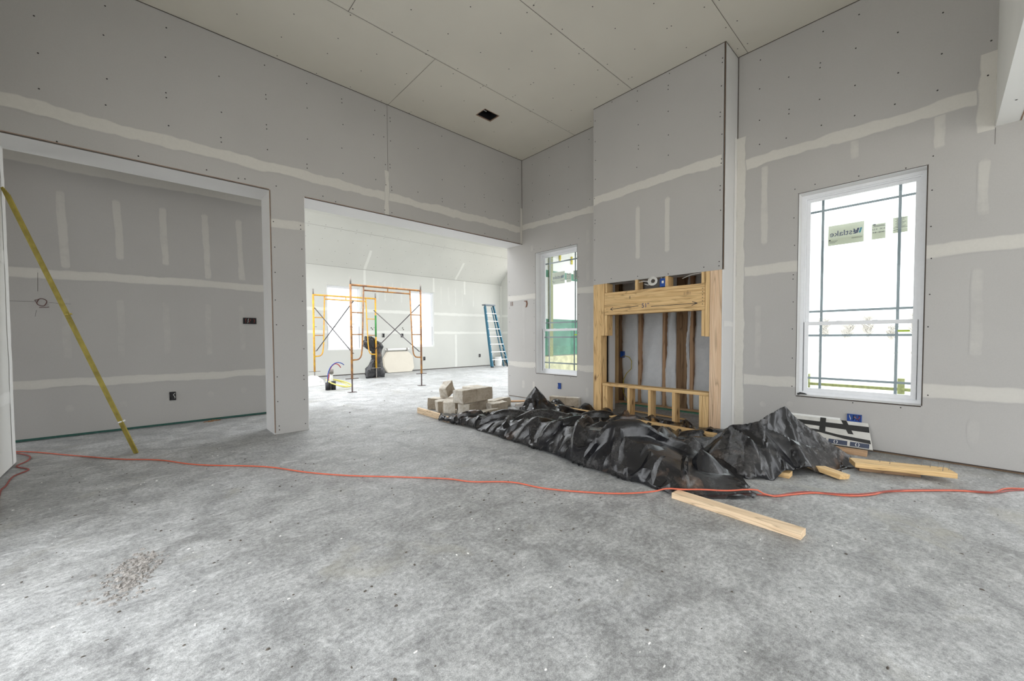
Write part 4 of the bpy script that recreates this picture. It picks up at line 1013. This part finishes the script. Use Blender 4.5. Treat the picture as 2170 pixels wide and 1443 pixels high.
def grid_obj(name, P, mat, loc, keep=None, thick=.0015, smooth=True):
    n, m, _ = P.shape; mb = MB(); mb.v = [tuple(p) for p in (P-np.array(loc)).reshape(-1, 3)]; mb.a = [0]*(n*m)
    for i in range(n-1):
        for j in range(m-1):
            if keep is not None and not keep[i, j]: continue
            mb.f.append((i*m+j, (i+1)*m+j, (i+1)*m+j+1, i*m+j+1)); mb.m.append(0)
    o = mb.build(name, mat, loc=loc, smooth=smooth)
    d_ = o.modifiers.new('facets', 'DECIMATE'); d_.ratio = .22
    dg = bpy.context.evaluated_depsgraph_get(); dg.update(); me = bpy.data.meshes.new_from_object(o.evaluated_get(dg)); o.modifiers.clear(); o.data = me
    me.set_sharp_from_angle(angle=R_(26))
    s = o.modifiers.new('sheet thickness', 'SOLIDIFY'); s.thickness = thick; s.offset = 0
    return o
def interp(y, pts):
    ys = np.array([p[0] for p in pts]); vs2 = np.array([p[1] for p in pts]); k = np.argsort(ys); return np.interp(y, ys[k], vs2[k])
FE = [(.60, 2.90), (.95, 2.80), (1.06, 2.70), (1.2, 2.63), (1.45, 2.613), (1.8, 2.62), (2.05, 2.63), (2.4, 2.705), (2.8, 2.74), (3.3, 2.785), (3.8, 2.825), (4.4, 2.775)]   # front foot of the sheet
RH = [(.8, .03), (1.0, .04), (1.15, .07), (1.35, .13), (1.55, .22), (1.8, .30), (2.1, .27), (2.5, .22), (2.9, .20), (3.4, .13), (3.8, .10), (4.2, .09), (4.5, .088)]        # ridge height
def HA(x, y):
    xf = interp(y, FE); h = interp(y, RH); d = x-xf
    w = np.where(y > 3.7, .07, .20)
    a = h*np.clip(d/w, 0, 1)**.8
    back = np.clip((d-.42)/.5, 0, 1); a = a*(1-back)+.07*back*np.clip((y-.9)/.3, 0, 1)
    # hidden boards and lumps under the sheet
    for cx, cy, hh, rx, ry in ((4.02, 3.86, .30, .17, .20), (3.9, 3.3, .13, .3, .25), (3.75, 2.2, .16, .22, .12), (3.5, 1.75, .20, .25, .12), (3.55, 2.8, .15, .2, .3), (3.12, 1.22, .20, .17, .13), (3.35, 1.45, .20, .16, .16), (4.52, 2.6, .07, .1, .6), (4.48, 1.95, .09, .07, .3), (4.45, 3.4, .06, .1, .5)):
        a = np.maximum(a, hh*(1-np.sqrt(((x-cx)/rx)**2+((y-cy)/ry)**2)*.75))
    return np.maximum(a, 0)
n, m = 190, 92
ys = np.linspace(4.42, .93, n); P0 = np.zeros((n, m, 3))
for i, y in enumerate(ys):
    xf = float(interp(y, FE))+.004; xb = 4.50 if y > 1.45 else 3.2+(y-.93)*2.5
    f = np.linspace(0, 1, m)
    P0[i, :, 0] = xf+(xb-xf)*f; P0[i, :, 1] = y-.10*np.sin(f*math.pi)*(y < 2)+f*.10
PA = relax(P0, HA, comp=(1.21, 1.10), steps=170, seed=4, bend=.22, pin=.6, fmin=lambda y: interp(y, FE)-.012)
fx = (PA[:-1, :-1, 0]+PA[1:, 1:, 0])/2; fy = (PA[:-1, :-1, 1]+PA[1:, 1:, 1])/2
# torn left end: the sheet stops short of the stones
left = 4.40-.50*np.clip((fx-2.86)/.25, 0, 1)+.40*np.clip((fx-3.75)/.25, 0, 1)+.03*np.sin(fx*23)
dl = np.abs(fx-(4.18+(fy-1.52)*(.18/2.83)))
keepA = (fy < left) & ~((dl < .055) & (((fy > 3.15) & (fy < 4.3)) | ((fy > 1.45) & (fy < 2.35))))
# bare strip where the long board shows and open slab beyond it
oA = grid_obj('plastic_sheet', PA, M['poly'], (3.4, 2.6, 0), keepA)
tag(oA, 'long crumpled black plastic sheet heaped along the floor in front of the fireplace', 'plastic sheet')

def seg(x, y, a, b, slope):
    ax, ay, az = a; bx_, by, bz = b; dx, dy = bx_-ax, by-ay; L2 = dx*dx+dy*dy
    t = np.clip(((x-ax)*dx+(y-ay)*dy)/L2, 0, 1); d = np.hypot(x-ax-t*dx, y-ay-t*dy); return az+(bz-az)*t-slope*d
def HB(x, y):
    a = np.zeros_like(x)-1
    for s_ in (((3.66, 1.42, .13), (3.66, 1.20, .31), 1.1), ((3.66, 1.20, .31), (3.70, 1.02, .365), 1.1), ((3.70, 1.02, .365), (3.98, .90, .45), 1.7), ((3.98, .90, .45), (4.34, .50, .06), 1.5), ((3.70, 1.02, .36), (3.80, .80, .24), 1.5), ((3.80, .80, .24), (4.20, .58, .09), 1.3), ((3.66, 1.2, .31), (3.52, 1.02, .27), 1.3)):
        a = np.maximum(a, seg(x, y, *s_))
    return np.maximum(a, 0)
fr_ = [(3.36, 1.30), (3.32, 1.12), (3.33, .97), (3.42, .85), (3.52, .80), (3.66, .72), (3.82, .62), (3.98, .54), (4.18, .48), (4.37, .43)]
bk_ = [(4.15, 1.72), (4.30, 1.55), (4.42, 1.35), (4.50, 1.15), (4.56, 1.0), (4.58, .85), (4.58, .75), (4.55, .65), (4.50, .55), (4.42, .47)]
n, m = 110, 84; P0 = np.zeros((n, m, 3)); tt = np.linspace(0, 1, n)
def pl_(pts, t):
    p = np.array(pts); s_ = np.r_[0, np.cumsum(np.linalg.norm(np.diff(p, axis=0), axis=1))]; s_ /= s_[-1]
    return np.stack([np.interp(t, s_, p[:, 0]), np.interp(t, s_, p[:, 1])], -1)
A_, B_ = pl_(fr_, tt), pl_(bk_, tt); f = np.linspace(0, 1, m)
P0[..., :2] = A_[:, None, :]*(1-f)[None, :, None]+B_[:, None, :]*f[None, :, None]
PB = relax(P0, HB, comp=(1.10, 1.05), steps=120, seed=9, tether=.04, bend=.35)
oB = grid_obj('plastic_sheet', PB, M['poly_dusty'], (3.95, .95, 0)); tag(oB, 'dusty black plastic sheet humped over a pile beside the fireplace post', 'plastic sheet')

# ------------------------------------------------------------------ taped package leaning on the wall
M['kraft'] = plain('scuffed white board', (.62, .61, .57), .7, var=.12, scale=9); M['bktape'] = plain('black shrink tape', (.02, .02, .02), .3); M['navy'] = plain('navy printed band', (.05, .065, .11), .5)
pk = empty('taped_package', (4.80, .70, 0)); tag(pk, 'flat white package wrapped in black tape leaning on the wall below the big window', 'package')
th = R_(26)   # lean angle from vertical
def pf(u, v, w): return (v*math.sin(th)-w*math.cos(th)+.01, -u, v*math.cos(th)+w*math.sin(th)+.045)
def pbox(name, u0, u1, v0, v1, w0, w1, mat):
    return MB().prism([(u0, v0), (u1, v0), (u1, v1), (u0, v1)], lambda a, b, c: pf(a, b, w0+c), w1-w0).build(name, M[mat] if isinstance(mat, str) else mat, pk, recalc=True)
MB().prism([(-.36, 0), (.30, 0), (.255, .245), (-.36, .245)], lambda a, b, c: pf(a, b, -.03+c), .03).build('package_body', M['kraft'], pk, recalc=True)
MB().prism([(-.36, .235), (.05, .235), (.05, .27), (-.36, .27)], lambda a, b, c: pf(a, b, -.035+c), .02).build('loose_flap', M['white_paint'], pk, recalc=True)
MB().prism([(-.36, .165), (.27, .155), (.262, .21), (-.36, .205)], lambda a, b, c: pf(a, b, .0005+c), .001).build('tape_band', M['bktape'], pk, recalc=True)
MB().prism([(-.36, .09), (-.10, .10), (.10, .065), (.285, .05), (.278, .085), (.05, .10), (-.12, .125), (-.36, .13)], lambda a, b, c: pf(a, b, .0005+c), .001).build('tape_band', M['bktape'], pk, recalc=True)
MB().prism([(-.10, .10), (-.05, .10), (-.055, .25), (-.10, .25)], lambda a, b, c: pf(a, b, .001+c), .001).build('tape_strip', M['bktape'], pk, recalc=True)
MB().prism([(.12, .12), (.16, .12), (.10, .245), (.06, .245)], lambda a, b, c: pf(a, b, .001+c), .001).build('tape_strip', M['bktape'], pk, recalc=True)
for u0_, u1_ in ((-.20, -.04), (-.02, .12), (.14, .275)):
    q = pbox('printed_panel', u0_, u1_, .006, .048, .0006, .0016, 'navy')
    for s in (-1, 1):
        mb = MB(); cx = (u0_+u1_)/2-.015; pts = [(cx+s*.004+s*.011*math.sin(a), .027+.016*math.cos(a)) for a in [math.pi*k/8 for k in range(9)]]; pts += [(cx+s*.004+s*.006*math.sin(a), .027+.012*math.cos(a)) for a in [math.pi*(8-k)/8 for k in range(9)]]
        mb.prism(pts, lambda a, b, c: pf(a, b, .0017+c), .0006).build('printed_mark', M['white_paint'], q if False else pk, recalc=True)

# ------------------------------------------------------------------ extension cord
M['cord'] = plain('orange red cord jacket', (.62, .13, .07), .45, var=.08)
M['cord2'] = plain('dusty red cord jacket', (.30, .07, .055), .55, var=.15)
def smooth_path(pts, k=5):
    P = [Vector(p) for p in pts]; out = []
    for i in range(len(P)-1):
        p0, p1, p2, p3 = P[max(0, i-1)], P[i], P[i+1], P[min(len(P)-1, i+2)]
        for j in range(k):
            t = j/k; out.append(.5*((2*p1)+(-p0+p2)*t+(2*p0-5*p1+4*p2-p3)*t*t+(-p0+3*p1-3*p2+p3)*t**3))
    return out+[P[-1]]
z = .0065
cp_ = [(-1.5, 6.3), (-.966, 6.057), (-.539, 5.479), (-.21, 5.006), (.064, 4.706), (.303, 4.296), (.706, 3.844), (.925, 3.442), (1.145, 3.127), (1.426, 2.816), (1.668, 2.529), (1.763, 2.357), (1.973, 2.144), (2.068, 1.876), (2.311, 1.529)]
cp_ = [(*p, z) for p in cp_]+[(2.50, 1.335, .02), (2.58, 1.25, .046), (2.64, 1.16, .050), (2.74, 1.06, .050), (2.86, .96, .035), (2.96, .87, .012)]+[(x, y, z) for x, y in [(3.071, .741), (3.2, .663), (3.346, .559), (3.445, .397), (3.591, .292), (3.726, .232), (3.937, .056), (4.1, -.1), (4.212, -.252), (4.386, -.324), (4.48, -.414), (4.8, -.8)]]
def over(path):
    pts = [Vector(p) for p in path]; A = PA[keep_pts]
    for p in pts:
        if 2.4 < p.x < 3.2 and p.y < 1.6:
            dd = np.hypot(A[:, 0]-p.x, A[:, 1]-p.y) < .03
            if dd.any(): p.z = max(p.z, float(A[dd, 2].max())+.012)
    zz = [p.z for p in pts]
    for k in range(2, len(pts)-2): pts[k].z = max(zz[k], sum(zz[k-2:k+3])/5)
    return pts
keep_pts = np.ones(PA.shape[:2], bool)
o = MB().tube(over(smooth_path(cp_)), .0055, 8).build('extension_cord', M['cord'], smooth=True); tag(o, 'thin orange extension cord snaking across the whole concrete floor', 'cord')
cl = [(-.70, 3.9), (-.784, 4.5), (-.785, 4.661), (-.794, 4.943), (-.74, 5.12), (-.835, 5.32), (-.80, 5.50), (-.815, 5.70), (-.917, 5.924), (-1.05, 6.10), (-1.5, 6.2)]
o = MB().tube(smooth_path([(x, y, z) for x, y in cl]), .0055, 8).build('extension_cord', M['cord2'], smooth=True); tag(o, 'dusty red cord curling round the foot of the left wall end', 'cord')

c2 = [(3.02, .83, z), (3.10, .735, z), (3.235, .665, z+.001), (3.33, .60, z), (3.43, .42, z+.009), (3.585, .318, z), (3.735, .215, z+.009), (3.925, .085, z), (4.10, -.085, z), (4.205, -.270, z+.009), (4.36, -.345, z), (4.50, -.47, z), (4.8, -.86, z)]
o = MB().tube(smooth_path(c2), .0052, 8).build('extension_cord', M['cord2'], smooth=True); tag(o, 'second dusty red cord strand running beside the orange one at right', 'cord')
o = MB().tube([(XR+.03, 1.0, .478), (XR+.05, .985, .486), (XR+.06, .95, .482), (XR+.055, .93, .480)], [.010, .012, .008, .003], 6).build('rubber_scrap', M['black_rubber']); tag(o, 'black rubber scrap in the lower left corner of the big window sill', 'scrap')
# ------------------------------------------------------------------ wall markings and debris
M['mark'] = plain('dark red marker', (.10, .03, .025), .7); M['torn'] = plain('torn brown paper', (.16, .08, .05), .9)
root = empty('wall_mark', (-.81, YA-.003, 1.485)); tag(root, 'hand drawn circle with underline on the alcove wall', 'marking')
MB().tube([(.034*math.cos(a)+.004*math.sin(3*a), 0, .04*math.sin(a)) for a in [k*.42 for k in range(15)]], .0035, 5, closed=True).build('circle', M['mark'], root)
MB().tube([(-.02, 0, -.055), (.03, 0, -.052), (.05, 0, -.047)], .003, 5).build('underline', M['mark'], root); MB().tube([(-.04, 0, .0), (-.05, 0, .02), (-.02, 0, .03)], .003, 5).build('scribble', M['mark'], root)
for (y, z0_, w_, h_), lb in (((5.375, 1.66, .012, .075), 'left of two short brown torn slits on the wall beside the far room'), ((5.335, 1.66, .012, .075), 'right of two short brown torn slits on the wall beside the far room')):
    o = MB().prism([(-w_/2, 0), (w_/2, 0), (w_/2, h_), (-w_/2, h_)], lambda a, b, c: (-c, a, b), .003).build('torn_slit', M['torn'], loc=(XR-.0005, y, z0_), recalc=True); tag(o, lb, 'tear')
o = MB().prism([(.04, .11), (-.035, .11), (-.05, .05), (-.03, .0), (.01, -.01), (-.005, .02), (-.015, .06), (.0, .095), (.04, .10)], lambda a, b, c: (-c, a, b), .003).build('torn_paper', M['torn'], loc=(XR-.0005, 4.99, 1.62), recalc=True); tag(o, 'hooked brown torn patch on the wall left of the narrow window', 'tear')

M['grit'] = plain('grey mortar crumbs', (.30, .28, .26), .95, var=.45, scale=60); M['gritd'] = plain('dark crumbs', (.10, .085, .07), .95, var=.5, scale=60); M['chip'] = plain('white compound chip', (.72, .71, .68), .8)
def crumbs(name, spots, mat, label, cat, seed=0):
    rr = random.Random(seed); mb = MB()
    for x, y, r in spots:
        h = r*rr.uniform(.35, .8); a0 = rr.uniform(0, 6.28); k = 5; el = rr.uniform(.6, 1.6)
        b = len(mb.v)
        for i in range(k):
            a = a0+2*math.pi*i/k; q = r*rr.uniform(.7, 1.2); mb.v.append((x+q*math.cos(a)*el, y+q*math.sin(a)/el, .0006)); mb.a.append(0)
        for i in range(k):
            a = a0+.4+2*math.pi*i/k; q = r*rr.uniform(.3, .7); mb.v.append((x+q*math.cos(a)*el, y+q*math.sin(a)/el, h)); mb.a.append(0)
        for i in range(k): j = (i+1) % k; mb.f.append((b+i, b+j, b+k+j, b+k+i)); mb.m.append(0)
        mb.f.append(tuple(b+k+i for i in range(k))); mb.m.append(0); mb.f.append(tuple(b+i for i in reversed(range(k)))); mb.m.append(0)
    o = mb.build(name, mat); tag(o, label, cat, kind='stuff'); return o
rr = random.Random(5)
sp1 = []
for i in range(420):
    t = rr.random(); cx = -.16+.10*t+.05*math.sin(4*t); cy = 2.66-.36*abs(t-.35)*1.2 if rr.random() < .5 else 2.30+.36*rr.random(); s = .03+.03*rr.random()
    sp1.append((cx+rr.gauss(0, s*.8)+(cy-2.4)*.15, cy+rr.gauss(0, s), rr.choice((.004, .006, .008, .012))))
crumbs('mortar_crumbs', sp1, M['grit'], 'patch of dried grey mortar crumbs on the left foreground floor', 'crumbs', 1)
def on_floor(k, mat, name, label, cat, rs, seed):
    rr = random.Random(seed); sp = []
    while len(sp) < k:
        x, y = rr.uniform(-.8, 4.7), rr.uniform(-.3, 4.9)
        if (x > 2.4 and y > .45) or x+y < .9: continue
        sp.append((x, y, rr.choice(rs)))
    crumbs(name, sp, mat, label, cat, seed)
on_floor(420, M['gritd'], 'dark_debris', 'tiny dark specks of debris scattered over the concrete floor', 'debris', (.0025, .003, .004, .005, .007), 11)
on_floor(200, M['chip'], 'compound_chips', 'tiny white chips of joint compound scattered over the floor', 'chips', (.002, .003, .004, .006), 12)
far_s = [(rr.uniform(2, 9), rr.uniform(5.6, 10.5), rr.choice((.006, .01, .015))) for _ in range(60)]
crumbs('far_room_debris', far_s, M['grit'], 'sparse grey crumbs on the bright far room floor', 'debris', 13)
crumbs('wood_scraps', [(.53+.17*rr.random(), 6.46+.08*rr.random(), rr.choice((.01, .015, .02))) for _ in range(26)], plain('brown bark scraps', (.30, .17, .09), .9), 'small brown heap of scraps at the foot of the alcove wall', 'scraps', 14)
# NEXT
